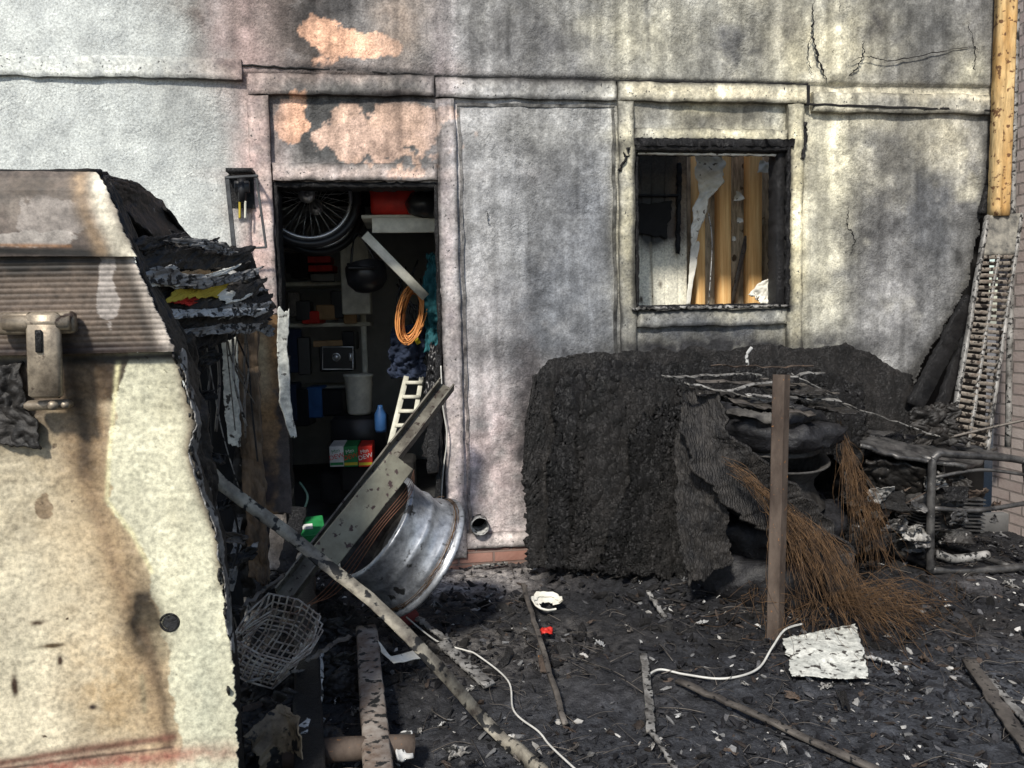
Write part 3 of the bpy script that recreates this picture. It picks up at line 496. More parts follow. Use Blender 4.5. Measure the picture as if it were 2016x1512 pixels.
rim("rim",(TX,TYc,tz[3]),(.02,-.12,1),m_drum,t4,.22,.14)
for i,(p,q,w,mt) in enumerate([((1305,742,-.95),(1500,735,-.7),.02,m_galv),((1345,752,-.98),(1560,800,-.95),.016,m_galv),((1375,750,-.9),(1600,760,-.7),.03,m_steel),((1420,770,-.98),(1620,730,-.8),.02,m_galv),((1400,720,-.6),(1600,722,-.5),.008,m_rust),((1470,775,-1.0),(1660,790,-.85),.03,m_galv),((1500,745,-.9),(1650,775,-.6),.02,m_steel),((1560,735,-.6),(1690,810,-.6),.016,m_galv),((1660,795,-.6),(1870,865,-.5),.014,m_galv),((1440,790,-1.0),(1600,815,-.95),.05,m_steel)]):
    mk("metal_strip",[g_sweep(lin(S(*p),S(*q),14,.007),rect(w,.005),up=(0,-.3,1),jit=.0015)],mt,label="bent ash coated metal strip lying on the tyre stack",cat="metal strip",group="bent metal strips on the tyre stack")
for i,(cx,cz,L_) in enumerate([(1450,790,.22),(1560,770,.25),(1620,800,.18),(1400,770,.15),(1500,800,.2)]):
    c0=S(cx,cz,-.85); mk("charred_sheet",[g_sheet([c0+Vector((-L_/2,-.08,0)),c0+Vector((-L_/2,.15,.01))],[c0+Vector((L_/2,-.1,-.02)),c0+Vector((L_/2,.15,0))],44,36,warp=.03,ws=8,jag=.6,crump=.025,seed=i+2)],m_skin,solid=.005,label="crumpled charred sheet draped over the tyre stack",cat="charred sheet",group="crumpled charred sheets on the tyres")
mk("bracket",[tube([S(1480,684,-.5),S(1470,700,-.5),S(1472,720,-.5)],.009,8,4)],m_paper,label="small ash white bent bracket standing on the stack",cat="bracket")
pb=G(1527,1268,-.03); pt=S(1540,737,pb.y+.02)
mk("steel_post",[g_sweep(lin(pb,pt,16,.0008),[(-.040,0),(0,-.022),(.036,0),(.036,.005),(.0,-.014),(-.040,.006)],up=(0,1,0))],m_rust,smooth=False,label="upright rusty angle steel post standing in the debris",cat="post")
# ---------------- generator ----------------
ge=TL("generator",G(1920,1125),"burned portable generator with bent tubular frame","generator")
yg=G(1860,1125).y
fp=[S(1835,905,yg),S(1832,1100,yg),S(1850,1122,yg),S(1995,1118,yg),S(2030,1095,yg),S(2022,930,yg),S(2005,905,yg),S(1880,895,yg),S(1850,893,yg)]
fr=cr(fp+[fp[0]],6)[:-1]; off=Vector((-.12,.5,.0))
mk("frame",[tube(fr,.020,10,closed=True),tube([p+off for p in fr],.020,10,closed=True)]+[tube([fp[i],fp[i].lerp(fp[i]+off,.5)+Vector((0,0,.01)),fp[i]+off],.016,8,3) for i in (0,2,3,6)]+[tube([S(1835,1000,yg),S(1920,1005,yg),S(2022,990,yg)],.013,8,4),tube([S(1840,940,yg),S(1930,925,yg),S(2020,935,yg)],.009,8,4)],m_dsteel,ge)
c0=(S(1900,1010,yg)+off*.5)
eng=[g_box(c0+Vector((.02,0,-.02)),(.26,.3,.2),(3,5,12)),g_box(c0+Vector((-.1,-.05,.03)),(.14,.2,.14),(10,-20,5)),g_lathe([(.0,-.1),(.09,-.1),(.1,-.06),(.1,.06),(.08,.1),(0,.1)],axmat(c0+Vector((.1,-.10,-.02)),(.1,-1,.1)),32,amp=.02)]
for i in range(8): eng.append(g_box(c0+Vector((-.10,-.14,-.09+.018*i)),(.13,.12,.006),(3,4,10)))
for i in range(9): eng.append(g_box(c0+Vector((.13,-.20,-.10+.02*i)),(.12,.06,.006),(3,4,-6)))
mk("engine",eng,m_dsteel,ge,smooth=False); 
mk("fuel_tank",[g_sheet([S(1690,880,yg+.05),S(1720,850,yg+.5)],[S(1905,925,yg-.02),S(1960,880,yg+.5)],60,46,warp=.03,ws=5,jag=.15,crump=.01,seed=6)],m_dsteel,ge,solid=.02)
mk("tank_skirt",[g_sheet([S(1700,905,yg+.08),S(1725,990,yg+.2)],[S(1850,930,yg+.02),S(1850,1000,yg+.2)],50,40,warp=.03,ws=8,jag=.4,crump=.02,seed=16)],m_skin,ge,solid=.02)
mk("exhaust_pipe",[tube([S(1845,1090,yg-.04),S(1880,1100,yg-.05),S(1945,1092,yg-.05)],.022,12,5)],m_galv,ge)
for i in range(60):
    c=c0+Vector((random.uniform(-.42,.25),random.uniform(-.32,.15),random.uniform(-.20,.16))); a_=random.uniform(.02,.07)
    mk("melted_housing",[g_sheet([c+Vector((-a_,0,-a_*.6)),c+Vector((-a_,random.uniform(-.05,.05),a_*.6))],[c+Vector((a_,random.uniform(-.06,.06),-a_*.5)),c+Vector((a_,0,a_*.7))],16,16,warp=.03,ws=14,jag=.8,crump=.03,seed=i)],random.choice([m_steel,m_char2,m_dsteel,m_rust,m_skin,m_char,m_galv]),ge,solid=.004)
mk("wiring",[tube([c0+Vector((random.uniform(-.3,.1),random.uniform(-.25,0),random.uniform(-.15,.15))) for _ in range(3)],.003,5,5) for _ in range(8)],m_rust,ge)
mk("rod",[tube([S(1865,862,-.5),S(1950,842,-.6),S(2040,822,-.7)],.008,6,4)],m_steel,label="thin bent rod sticking out above the generator",cat="rod")
for i,(u,v) in enumerate([(1720,960),(1760,1000),(1700,1040),(1790,1060),(1740,900),(1850,830),(1780,940),(1810,1000),(1760,1090),(1690,960),(1810,890)]):
    c=S(u,v,-.5); s_=random.uniform(.08,.17)
    mk("charred_lump",[g_sheet([c+Vector((-s_,0,-s_)),c+Vector((-s_,.05,s_*.6))],[c+Vector((s_,-.05,-s_*.8)),c+Vector((s_*.8,.06,s_*.7))],44,44,warp=.06,ws=7,jag=.7,crump=.05,seed=i+20)],m_skin if i%2 else m_char,solid=.015,label="lump of charred wreckage beside the generator",cat="wreckage",group="charred wreckage lumps by the generator")
# ---------------- ground items ----------------
def gs(name,a,b,w,mt,label,cat,grp=None,dz=.02,h=.012,wp=.004,sec=None,n=18):
    p=G(a[0],a[1],dz+(a[2] if len(a)>2 else 0));q=G(b[0],b[1],dz+(b[2] if len(b)>2 else 0))
    return mk(name,[g_sweep(lin(p,q,n,wp),sec or rect(w,h),jit=.0012)],mt,label=label,cat=cat,group=grp)
sg="charred strips and bars lying on the ground"
gs("metal_bar",(1335,1340),(1760,1530),.028,m_steel,"long flat dark metal bar on the charred ground","metal bar",sg)
gs("metal_bar",(1268,1290),(1282,1440),.03,m_galv,"short ash grey metal bar on the ground","metal bar",sg)
gs("metal_bar",(1282,1440),(1335,1520),.014,m_galv,"thin grey splintered strip on the ground","metal bar",sg)
gs("metal_bar",(1905,1300),(2030,1480),.05,m_steel,"dark angle bar lying on the asphalt","metal bar",sg)
gs("metal_bar",(1940,1330),(2040,1440),.03,m_galv,"narrow grey bar beside the angle bar","metal bar",sg)
gs("metal_bar",(1030,1150,.1),(1112,1425),.02,m_steel,"thin scorched rod sticking out of the ash","metal bar",sg)
gs("metal_bar",(1068,1290),(1075,1320),.04,m_rust,"short rusty bracket in the ash","metal bar",sg)
gs("metal_bar",(820,1215,.05),(880,1260),.025,m_galv,"short ash covered strip near the doorway","metal bar",sg)
gs("wooden_strip",(870,1265,.02),(965,1350),.05,m_galv,"split pale lath lying on the ash","wooden strip",sg)
gs("metal_bar",(1700,1290),(1785,1315),.015,m_paper,"small pale strip beside the white plate","metal bar",sg)
gs("metal_bar",(930,1115),(1000,1108),.02,m_galv,"small metal strip at the wall base","metal bar",sg)
gs("metal_bar",(1115,1100,.02),(1140,1130),.02,m_galv,"small silver strip in the rubble","metal bar",sg)
gs("metal_bar",(1275,1165,.05),(1310,1215),.02,m_galv,"small silver foil strip in the rubble","metal bar",sg)
gs("steel_beam",(722,1245,.05),(748,1560,.05),.085,mat("flaking_rust_beam",(.10,.06,.04),(.32,.29,.26),scale=13,rough=.8,metal=.2,bump=.5,bs=60,spk=(.02,.02,.02),spks=30,spkt=.56),"rusty flaking steel beam lying on the ground","steel beam",h=.06,wp=.002)
gs("burned_timber",(600,1130,.15),(610,1560,.05),.09,m_char,"charred timber lying under the scrap","timber",h=.07)
mk("metal_duct",[tube([G(625,1290,.10),G(618,1370,.10),G(596,1460,.10)],.026,12,8,jit=.006)],m_paper,label="crumpled silver white pipe lying in the rubble",cat="pipe")
mk("rusty_pipe",[tube([G(560,1490,.07),G(680,1475,.07),G(815,1470,.07)],.036,14,6,jit=.002)],m_rust,label="thick rusty pipe lying across the steel beam",cat="pipe")
mk("flange",[g_sheet([G(775,1445,.1),G(782,1500,.06)],[G(808,1440,.1),G(812,1492,.06)],14,14,warp=.02,ws=20,jag=.4,seed=5)],m_paper,solid=.01,label="pale peeling metal flange at the pipe end",cat="flange")
c1,c2,c3,c4=G(1542,1258,.03),G(1684,1228,.05),G(1712,1335,.03),G(1560,1330,.025)
mk("metal_plate",[g_sheet([c1,c4],[c2,c3],90,80,warp=.014,ws=8,jag=.12,seed=3)],m_white,solid=.003,label="square peeling white metal plate on the ground",cat="metal plate")
def cord(pts,lab,r=.005): mk("electric_cord",[tube([G(u,v,dz) for u,v,dz in pts],r,8,8)],m_cord,label=lab,cat="cord")
cord([(1580,1228,.06),(1545,1240,.07),(1520,1275,.03),(1490,1318,.015),(1425,1336,.015),(1350,1328,.015),(1300,1318,.015),(1275,1330,.015)],"white electric cord curling from the metal plate",.0045)
cord([(800,1215,.06),(860,1262,.03),(915,1280,.02),(940,1290,.02),(1000,1340,.02),(1012,1400,.02),(1060,1440,.02),(1085,1470,.02),(1150,1530,.02)],"long white electric cord snaking across the ash",.0035)
scr=[]
for i in range(7):
    a_=.032; me=mk("metal_scrap",[g_sheet([Vector((-a_,-a_*.6,0)),Vector((-a_,a_*.6,0.01))],[Vector((a_,-a_*.5,.01)),Vector((a_,a_*.7,0))],18,16,warp=.02,ws=22,jag=1.0,crump=.035,seed=i+30)],[m_paper,m_galv,m_steel,m_char2,m_galv,m_char2,m_rust][i],solid=.002,label=["ash white flake","grey metal flake","brown scorched flake","black torn foil","grey foil scrap","black char flake","rusty flake"][i]+" lying on the charred ground",cat="scrap",group="scattered scraps on the ground")
    scr.append(me)
big=[(870,1425),(900,1480),(1130,1470),(1660,1378),(1630,1350),(1200,1180),(1560,1370),(1890,1160),(1750,1310),(1990,1150),(700,1400),(660,1380),(1240,1240),(1180,1265),(1000,1190),(930,1500),(1820,1300),(1380,1225),(1440,1220),(820,1180),(860,1190),(790,1240),(1080,1115),(1110,1090),(1215,1120)]
for k in range(130):
    if k<len(big): u,v=big[k]; s_=random.uniform(.5,1.0)
    else: u,v=random.uniform(560,2010),random.uniform(1120,1510); s_=random.uniform(.15,.5)
    ob=scr[k] if k<7 else random.choice(scr).copy()
    if k>=7: sc.collection.objects.link(ob)
    ob.location=G(u,v,.014); ob.rotation_euler=(random.gauss(0,.4),random.gauss(0,.4),random.uniform(0,6.3)); ob.scale=(s_*random.uniform(.6,1.6),s_*random.uniform(.5,1),s_)
mk("broken_bowl",[g_lathe([(.03,0),(.06,.01),(.075,.03),(.07,.033),(.055,.015)],axmat(G(1075,1192,.03),(.1,-.3,1)),36,amp=.012,a0=0,a1=5.2)],m_dry,label="broken cream bowl lying in the ash",cat="bowl")
mk("red_fragment",[g_sheet([G(1062,1236,.05),G(1063,1244,.04)],[G(1083,1235,.05),G(1086,1246,.04)],10,10,warp=.02,ws=30,jag=.9,crump=.02)],m_red,solid=.004,label="small melted red plastic fragment",cat="fragment")
mk("red_box",[g_box(G(790,1212,.03),(.13,.1,.06),(5,8,20))],flat("dull_red_card",(.16,.03,.025),.9),label="dull red scorched box under the wheel rim",cat="box")
mk("cream_strap",[g_sheet([G(745,1262,.10),G(770,1290,.09),G(835,1275,.05)],[G(750,1280,.10),G(775,1305,.09),G(830,1295,.05)],8,30,warp=.01,jag=.2)],m_dry,solid=.003,label="cream fabric strap tangled in the debris",cat="strap")
# ---------------- wheel rim with channel beam ----------------
wr=TL("wheel_rim",G(750,1205),"large dull aluminium truck wheel rim tilted against a steel beam","wheel rim")
ax=(R*.72-U*.58+F*.40).normalized(); wc=S(779,1064,-1.0); A=axmat(wc,ax)
mk("barrel",[g_lathe([(.225,-.12),(.248,-.12),(.252,-.112),(.246,-.10),(.240,-.06),(.236,-.02),(.243,-.012),(.246,.0),(.243,.012),(.240,.03),(.244,.06),(.258,.078),(.262,.09),(.262,.115),(.278,.122),(.288,.132),(.288,.142),(.276,.146),(.25,.13)],A,120,amp=.003)],m_alu,wr)
mk("inner_barrel",[g_lathe([(.224,-.119),(.222,-.05),(.218,.05),(.245,.12)],A,80),g_lathe([(0,-.02),(.06,-.02),(.07,.0),(.10,.0),(.13,.03),(.20,.04),(.222,.03)],A,60)],m_drum,wr)  # barrel interior in a darker material, its shade put into the colour
br=[]
for k in range(34):
    rr=.268+random.uniform(0,.012); h=random.uniform(.09,.13); a0_=random.uniform(-3.1,1.5); a1_=a0_+random.uniform(.8,2.2)
    br.append(tube([A@Vector((rr*math.cos(a0_+(a1_-a0_)*j/14),rr*math.sin(a0_+(a1_-a0_)*j/14),h+random.gauss(0,.002))) for j in range(15)],.0012,3))
mk("bead_wire",br,m_wire,wr,kind="stuff")
sb=TL("channel_beam",G(590,1185),"long olive grey steel channel beam leaning toward the doorway","steel beam")
b0=S(560,1178,-1.15); b1=S(880,762,-.35)
mk("channel",[g_sweep(lin(b0,b1,14,.001),Csec(.085,.05,.008),up=(-.3,-1,.3))],mat("olive_scorched_steel",(.06,.052,.042),(.20,.19,.155),scale=9,rough=.6,metal=.3,bump=.3,bs=60,spk=(.03,.02,.016),spks=40,spkt=.58),sb,smooth=False)
e0=S(636,1100,-1.36); e1=S(790,908,-1.22)
mk("flange_plate",[g_sweep(lin(e0,e1,10,.001),rect(.115,.05,.06),up=(.25,-1,.3))],mat("olive_painted_steel",(.12,.11,.085),(.26,.26,.20),scale=7,rough=.6,metal=.2,bump=.25,bs=50,spk=(.05,.03,.03),spks=35,spkt=.60),sb,smooth=False)
cw=[]
for k in range(4): cw.append(tube([S(815,925,-1.0),S(800+k*3,960+4*k,-1.22),S(735+6*k,1040,-1.32),S(640+10*k,1160,-1.35),S(575+12*k,1200+random.uniform(-20,20),-1.3)],.0014,5,6))
mk("copper_wire",cw,flat("copper",(.16,.07,.04),.5,.5),label="thin copper wires draped along the steel beam",cat="wire")
st=[S(385,895,-1.95),S(440,955,-1.9),S(560,1045,-1.85),S(640,1110,-1.87),S(740,1190,-1.93),S(850,1300,-1.98),G(960,1425,.06),G(1075,1535,.02)]
mk("edge_trim",[g_sweep(cr(st,8),[(-.02,0),(.022,.0),(.026,-.016),(.022,-.018),(.018,-.004),(-.02,-.004)],up=(.5,-1,.7),jit=.0012)],mat("scorched_trim_metal",(.06,.05,.042),(.40,.37,.30),scale=12,rough=.6,metal=.2,bump=.3,bs=50,spk=(.02,.02,.02),spks=28,spkt=.53),label="long bent scorched metal trim sagging to the ground",cat="metal trim")
wb=TL("wire_basket",G(525,1370),"crushed rusty white wire basket lying on its side","wire basket")
bc=S(536,1268,-1.66); RB=Euler((.5,.5,-.35)).to_matrix()*1.15
def bw(pts):
    P=[]
    for p in pts:
        v=Vector(p); v=v+Vector((.02*math.sin(v.z*22+v.y*9),.015*math.sin(v.x*25),.012*math.sin(v.x*30+v.y*20))); P.append(bc+RB@v+Vector((random.uniform(-.005,.005) for _ in range(3))))
    return tube(P,.0034,6,2)
g=[]
for k in range(9):
    x=-.08+.02*k; g.append(bw([(x,-.09,.11),(x*.9,-.08,-.09),(x*.9,.08,-.09),(x,.09,.11)]))
for k in range(7):
    z=-.09+.033*k; s_=.9+.1*k/6; g.append(bw([(-.085*s_,-.09*s_,z),(.085*s_,-.09*s_,z),(.085*s_,.09*s_,z),(-.085*s_,.09*s_,z),(-.085*s_,-.09*s_,z)]))
for k in range(7):
    y=-.075+.025*k; g.append(bw([(-.085,y,.11),(-.08,y,-.09),(.08,y,-.09),(.085,y,.11)]))
mk("wire_grid",g,mat("ash_wire",(.14,.09,.07),(.52,.50,.45),scale=25,rough=.7,bump=.2,bs=60),wb)
# ---------------- burned trailer (near box body) ----------------
tr=TL("burned_trailer",S(200,1500,-2.3),"heat stained cream utility trailer with torn charred top","trailer")
YT=-2.4
lp=[('s',40,900,180,400,(.54,.46,.32),.8),('s',20,1250,120,250,(.66,.60,.45),.8),('s',130,1150,60,220,(.56,.48,.34),.6),
('l',[(140,740),(165,860),(190,980),(235,1080),(275,1180),(320,1330),(335,1460)],75,(.50,.37,.22),.75),
('s',230,1360,90,150,(.52,.38,.22),.8),('s',180,752,150,34,(.03,.02,.014),1.9),('s',100,735,150,24,(.04,.028,.02),1.6),('s',40,790,60,60,(.2,.15,.11),1.1),('s',170,850,45,90,(.22,.15,.09),1.0),
('l',[(150,740),(172,850),(180,960),(222,1060),(250,1160),(285,1280),(310,1420)],34,(.34,.23,.13),.6),('l',[(140,740),(165,840),(168,930)],16,(.06,.04,.025),.85),('l',[(168,930),(215,1090),(262,1200),(300,1340)],10,(.30,.20,.12),.4),
('r',[(250,690),(228,800),(212,880),(208,980),(262,1050),(300,1120),(300,1180),(330,1290),(345,1400),(350,1520)],(.71,.69,.52),.94,.005,.045),
('l',[(236,700),(216,880),(210,985),(262,1052),(300,1125)],4,(.84,.78,.48),.8),('s',330,800,30,90,(.54,.51,.37),.7),('s',350,1050,25,110,(.56,.53,.39),.7),('l',[(352,690),(380,835),(372,890),(392,960),(425,1050),(440,1150)],12,(.20,.165,.12),.95),('l',[(352,690),(384,835),(372,890),(394,960),(428,1050),(445,1150),(460,1300)],5,(.04,.035,.03),.9),
('s',290,1215,24,50,(.02,.014,.01),1.9),('s',312,1260,28,44,(.25,.2,.13),1.0),('l',[(285,1240),(300,1290),(322,1380),(332,1470)],12,(.12,.08,.05),.8),('l',[(280,1330),(285,1400)],7,(.3,.25,.16),.8),
('s',400,1350,40,200,(.63,.63,.49),.7),('h',88,1000,14,20,(.22,.15,.09),.8),('s',200,1500,260,18,(.36,.15,.11),1.0),('l',[(0,1500),(340,1450)],9,(.16,.07,.05),.9),('l',[(0,1512),(340,1470)],3,(.08,.05,.04),.8),('s',10,800,70,90,(.10,.075,.055),1.1),('l',[(0,715),(345,700)],9,(.02,.016,.012),1.0),
('s',185,1390,8,5,(.03,.02,.02),1.5),('s',30,1350,6,22,(.05,.03,.02),1.2),('s',120,1300,5,10,(.05,.03,.02),1.2),('s',75,1225,12,5,(.08,.05,.03),1.2),('s',105,1270,22,4,(.10,.07,.04),1.2)]
def lcol(X,Z):
    c=np.ones((len(X),3))*np.array((.74,.67,.51)); c=paint(X,Z,c,lp,YT,800,5)
    return c*(.72+.50*fbm(X,Z,10,5,3))[:,None]*(.84+.30*fbm(X*9,Z*1.2,2,4,13))[:,None]
hx,hz=S(335,1224,YT).x,S(335,1224,YT).z
mk("side_panel",[g_sheet([S(-260,695,YT),S(-260,1700,YT)],[S(352,690,YT),S(362,760,YT),S(385,835,YT),S(372,890,YT),S(392,960,YT),S(425,1050,YT),S(440,1150,YT),S(450,1250,YT),S(462,1350,YT),S(475,1700,YT)],300,520,warp=.010,ws=3,jag=.035,seed=2,colf=lcol,hole=lambda X,Z:np.hypot(X-hx,Z-hz)>.019,rib=lambda X,Z:(fbm(X,Z,26,3,5)-.5)*.006)],m_vcol,tr,solid=.005)
mk("curled_edge",[g_sheet([S(350,690,YT-.004),S(383,835,YT-.004),S(370,890,YT-.004),S(392,960,YT-.004),S(425,1050,YT-.004),S(440,1150,YT-.004),S(452,1290,YT-.004)],[S(362,690,YT+.03),S(394,835,YT+.03),S(386,890,YT+.04),S(404,960,YT+.03),S(436,1050,YT+.03),S(450,1150,YT+.03),S(460,1290,YT+.02)],10,300,warp=.008,ws=12,jag=.8,seed=22)],m_galv,tr,solid=.003)
mk("grommet",[tube([Vector((hx+.021*math.cos(t),YT-.004,hz+.021*math.sin(t))) for t in np.linspace(0,2*math.pi,24,endpoint=False)],.003,6,closed=True)],m_char,tr)
bo=[('s',100,600,200,60,(.15,.115,.09),.9),('s',60,520,140,18,(.015,.013,.011),1.4),('l',[(262,500),(300,590),(335,690)],20,(.44,.39,.34),.95),('h',212,590,16,80,(.42,.38,.35),.75),('s',100,690,220,10,(.03,.02,.02),.9),('l',[(0,470),(250,492)],6,(.2,.1,.05),.5),('l',[(240,500),(300,690)],8,(.03,.025,.02),.6)]
mk("ribbed_band",[g_sheet([S(-260,498,YT-.03),S(-260,706,YT-.03)],[S(258,500,YT-.03),S(300,590,YT-.03),S(345,692,YT-.03)],180,200,warp=.006,ws=3,jag=.03,seed=7,rib=lambda X,Z:.0006*np.sin(Z*2*math.pi/.0125),colf=lambda X,Z:paint(X,Z,np.ones((len(X),3))*np.array((.075,.056,.042)),bo,YT-.03,800,3)*(.55+.9*fbm(X*.5,Z*8,10,4,2))[:,None])],m_vcol2,tr,solid=.005)
lo=[('s',60,400,140,60,(.20,.17,.145),.9),('h',120,425,70,40,(.38,.34,.31),.75),('s',40,365,110,22,(.09,.07,.055),1.2),('l',[(0,494),(260,502)],8,(.012,.01,.008),1.1),('l',[(185,345),(195,400),(235,480),(265,505)],17,(.76,.70,.56),1.0),('l',[(150,350),(168,420),(200,490)],14,(.36,.25,.15),.8),('h',70,470,80,14,(.5,.46,.42),.7),('l',[(0,483),(140,485)],3,(.35,.17,.07),.8),('s',200,365,14,14,(.8,.76,.65),.9)]
def lidp(v): return YT-.04+.05*max(0,(400-v)/60)**2*.6
mk("lid",[g_sheet([S(-260,v,lidp(v)) for v in (336,350,370,400,450,506)],[S(x,v,lidp(v)) for x,v in ((188,340),(200,352),(212,376),(228,410),(245,455),(268,506))],160,150,warp=.010,ws=3,jag=.025,seed=9,colf=lambda X,Z:paint(X,Z,np.ones((len(X),3))*np.array((.13,.10,.085)),lo,YT-.04,800,7)*(.45+1.0*fbm(X,Z,30,4,9))[:,None])],m_vcol2,tr,solid=.006)
lt=S(90,338,YT).z
mk("lid_top",[g_sheet([Vector((-1.7,YT+.0,lt)),Vector((-1.7,-1.3,lt-.02))],[Vector((S(190,340,YT).x,YT+.0,lt)),S(215,348,-2.1),S(240,384,-1.7)],50,50,warp=.008,ws=4,jag=.02,crump=.01,seed=3)],m_void,tr,solid=.01)
mk("void_backing",[g_sheet([S(235,400,-1.9),S(285,500,-1.7),S(340,640,-1.6),S(380,800,-1.6),S(390,1000,-1.6),S(420,1250,-1.6)],[S(330,415,-1.9),S(400,500,-1.6),S(520,600,-1.45),S(470,700,-1.5),S(460,900,-1.5),S(480,1250,-1.5)],50,140,warp=.02,ws=5,jag=.12,crump=.01,seed=41)],m_void,tr,solid=.01)  # added black backing sheet, its colour stands for the dark void inside
mk("torn_side",[g_sheet([S(204,362,YT+.02),S(268,510,YT),S(345,692,YT),S(370,780,YT+.01),S(378,900,YT+.02),S(425,1060,YT+.02),S(450,1250,YT+.02),S(478,1600,YT+.02)],[S(228,374,YT+.1),S(296,520,-2.25),S(366,670,-2.2),S(396,780,-2.1),S(404,900,-2.05),S(440,1050,-1.95),S(463,1250,-1.95),S(490,1600,-1.95)],50,300,warp=.015,ws=5,jag=.4,crump=.012,seed=11)],m_skin,tr,solid=.005)
mk("torn_roof_edge",[g_sheet([S(200,352,YT+.02),S(240,410,-2.2),S(300,466,-2.1),S(350,500,-1.95)],[S(206,345,YT+.1),S(260,356,-2.1),S(325,396,-1.85),S(345,432,-1.8),S(388,480,-1.7)],44,130,warp=.012,ws=6,jag=.10,crump=.010,seed=13)],m_skin,tr,solid=.006)
mk("torn_roof_edge",[g_sheet([S(385,500,-1.7),S(480,540,-1.5),S(520,620,-1.4)],[S(420,490,-1.7),S(492,490,-1.5),S(545,605,-1.4)],34,110,warp=.02,ws=7,jag=.25,crump=.02,seed=15)],m_skin,tr,solid=.006)
mk("scorched_lining",[g_sheet([S(495,610,-1.4),S(505,1010,-1.4)],[S(560,620,-1.36),S(575,1010,-1.36)],30,120,warp=.015,ws=6,jag=.10,seed=14,colf=lambda X,Z:paint(X,Z,np.ones((len(X),3))*np.array((.32,.19,.09)),[('r',[(535,600),(540,800),(535,1010)],(.07,.06,.06),.95,.02,.06),('s',520,950,30,90,(.03,.02,.02),1),('s',515,700,12,60,(.5,.4,.25),.8)],-1.4,520,4))],m_vcol2,tr,solid=.008)
mk("peeled_strip",[g_sheet([S(548,608,-1.42),S(545,700,-1.44),S(550,790,-1.46),S(572,860,-1.44)],[S(568,612,-1.40),S(566,700,-1.42),S(572,790,-1.42),S(584,858,-1.42)],12,100,warp=.012,ws=8,jag=.3,seed=4)],m_white,tr,solid=.004)
mk("inner_post",[g_sheet([S(438,672,-1.6),S(440,770,-1.6),S(450,880,-1.6)],[S(466,668,-1.6),S(470,770,-1.6),S(474,880,-1.6)],14,80,warp=.01,jag=.3,seed=8)],m_white,tr,solid=.01)
m_ply=mat("scorched_ply",(.02,.015,.012),(.20,.14,.09),scale=7,rough=.8,bump=.6,bs=50,stretch=(3,3,.6))
mk("inner_post",[g_sheet([S(462,640,-1.5),S(490,1140,-1.5)],[S(505,640,-1.5),S(530,1150,-1.5)],24,120,warp=.02,ws=8,jag=.25,crump=.02,seed=9)],m_ply,tr,solid=.02)
mk("inner_post",[g_sheet([S(415,660,-1.45),S(430,1180,-1.45)],[S(475,650,-1.45),S(500,1180,-1.45)],30,120,warp=.02,ws=8,jag=.2,crump=.03,seed=19)],m_skin,tr,solid=.02)
layers=[((290,515),(500,505),m_skin,.03),((300,540),(520,535),m_galv,.018),((305,556),(470,530),m_dry,.014),((310,575),(525,565),m_skin,.03),((345,582),(450,572),m_foam,.022),((320,600),(540,590),m_char2,.02),((330,618),(530,615),m_paper,.012),((340,640),(540,625),m_skin,.03),((350,662),(520,645),m_galv,.014),((300,500),(430,485),m_skin,.03),((350,550),(430,546),m_tan,.02),((410,600),(535,605),m_galv,.018),((340,655),(460,655),m_char2,.03),((380,640),(430,632),m_rust,.02),((330,530),(400,560),m_paper,.012),((430,560),(500,585),m_dry,.012),((365,590),(400,596),m_red,.008),((450,620),(530,600),m_paper,.012),((360,470),(470,500),m_galv,.010),((280,480),(360,470),m_skin,.02)]
for i,(a_,b_,mm,hh) in enumerate(layers):
    ya=-2.27+(a_[0]-300)/250*.6-(.05 if mm in (m_galv,m_dry,m_foam,m_paper,m_tan,m_red) else 0); yb=ya+(b_[0]-a_[0])/250*.55
    A0=S(a_[0],a_[1],ya);B0=S(b_[0],b_[1],yb); M0=A0.lerp(B0,.5)+Vector((0,0,random.uniform(-.03,.01)))
    upv=Vector((0,.02,hh)); dn=Vector((-.02,-.05,-hh))
    mk("burned_layer",[g_sheet([A0+dn,M0+dn,B0+dn],[A0+upv,M0+upv,B0+upv],26,110,warp=.012,ws=8,jag=.45,crump=.010,seed=i+3)],mm,tr,solid=.003)
fl=[(420,520,.10,m_skin),(470,560,.06,m_skin),(480,600,.06,m_galv),(445,640,.07,m_skin),(500,610,.06,m_char2),(320,590,.05,m_galv),(510,650,.05,m_galv),(400,720,.06,m_skin),(395,780,.05,m_char),(370,490,.07,m_skin),(410,900,.05,m_skin),(430,1000,.06,m_char),(430,1130,.05,m_galv),(470,1100,.06,m_skin),(400,1010,.05,m_char2),(460,500,.06,m_galv),(500,575,.04,m_galv),(370,680,.05,m_skin),(440,1200,.06,m_skin),(455,1060,.05,m_steel),(495,640,.05,m_paper),(455,505,.04,m_paper)]
for i,(u,v,s_,mt_) in enumerate(fl):
    yy_=-2.22+(u-300)/250*.7; c=S(u,v,yy_); s_*=.8
    t=random.uniform(-.5,.5); a_=Vector((math.cos(t),.3,math.sin(t)))*s_; b_=Vector((-math.sin(t)*.4,.25,.32))*s_
    mk("charred_flap",[g_sheet([c-a_-b_,c-a_+b_],[c+a_-b_,c+a_+b_],36,26,warp=.025,ws=11,jag=.6,crump=.03,seed=i+1)],mt_,tr,solid=.003)
cab=[([(405,515),(410,545),(398,575),(400,630)],m_galv),([(290,520),(330,570),(380,600),(440,640)],m_char2),([(330,680),(360,760),(385,900),(380,960)],m_char2),([(450,960),(470,1060),(455,1130)],m_char2),([(400,640),(420,760),(440,860),(470,960)],m_galv),([(380,1040),(430,1120),(470,1250)],m_steel),([(345,600),(380,690),(400,800),(395,920)],m_steel),([(420,640),(432,740),(425,850)],m_steel)]
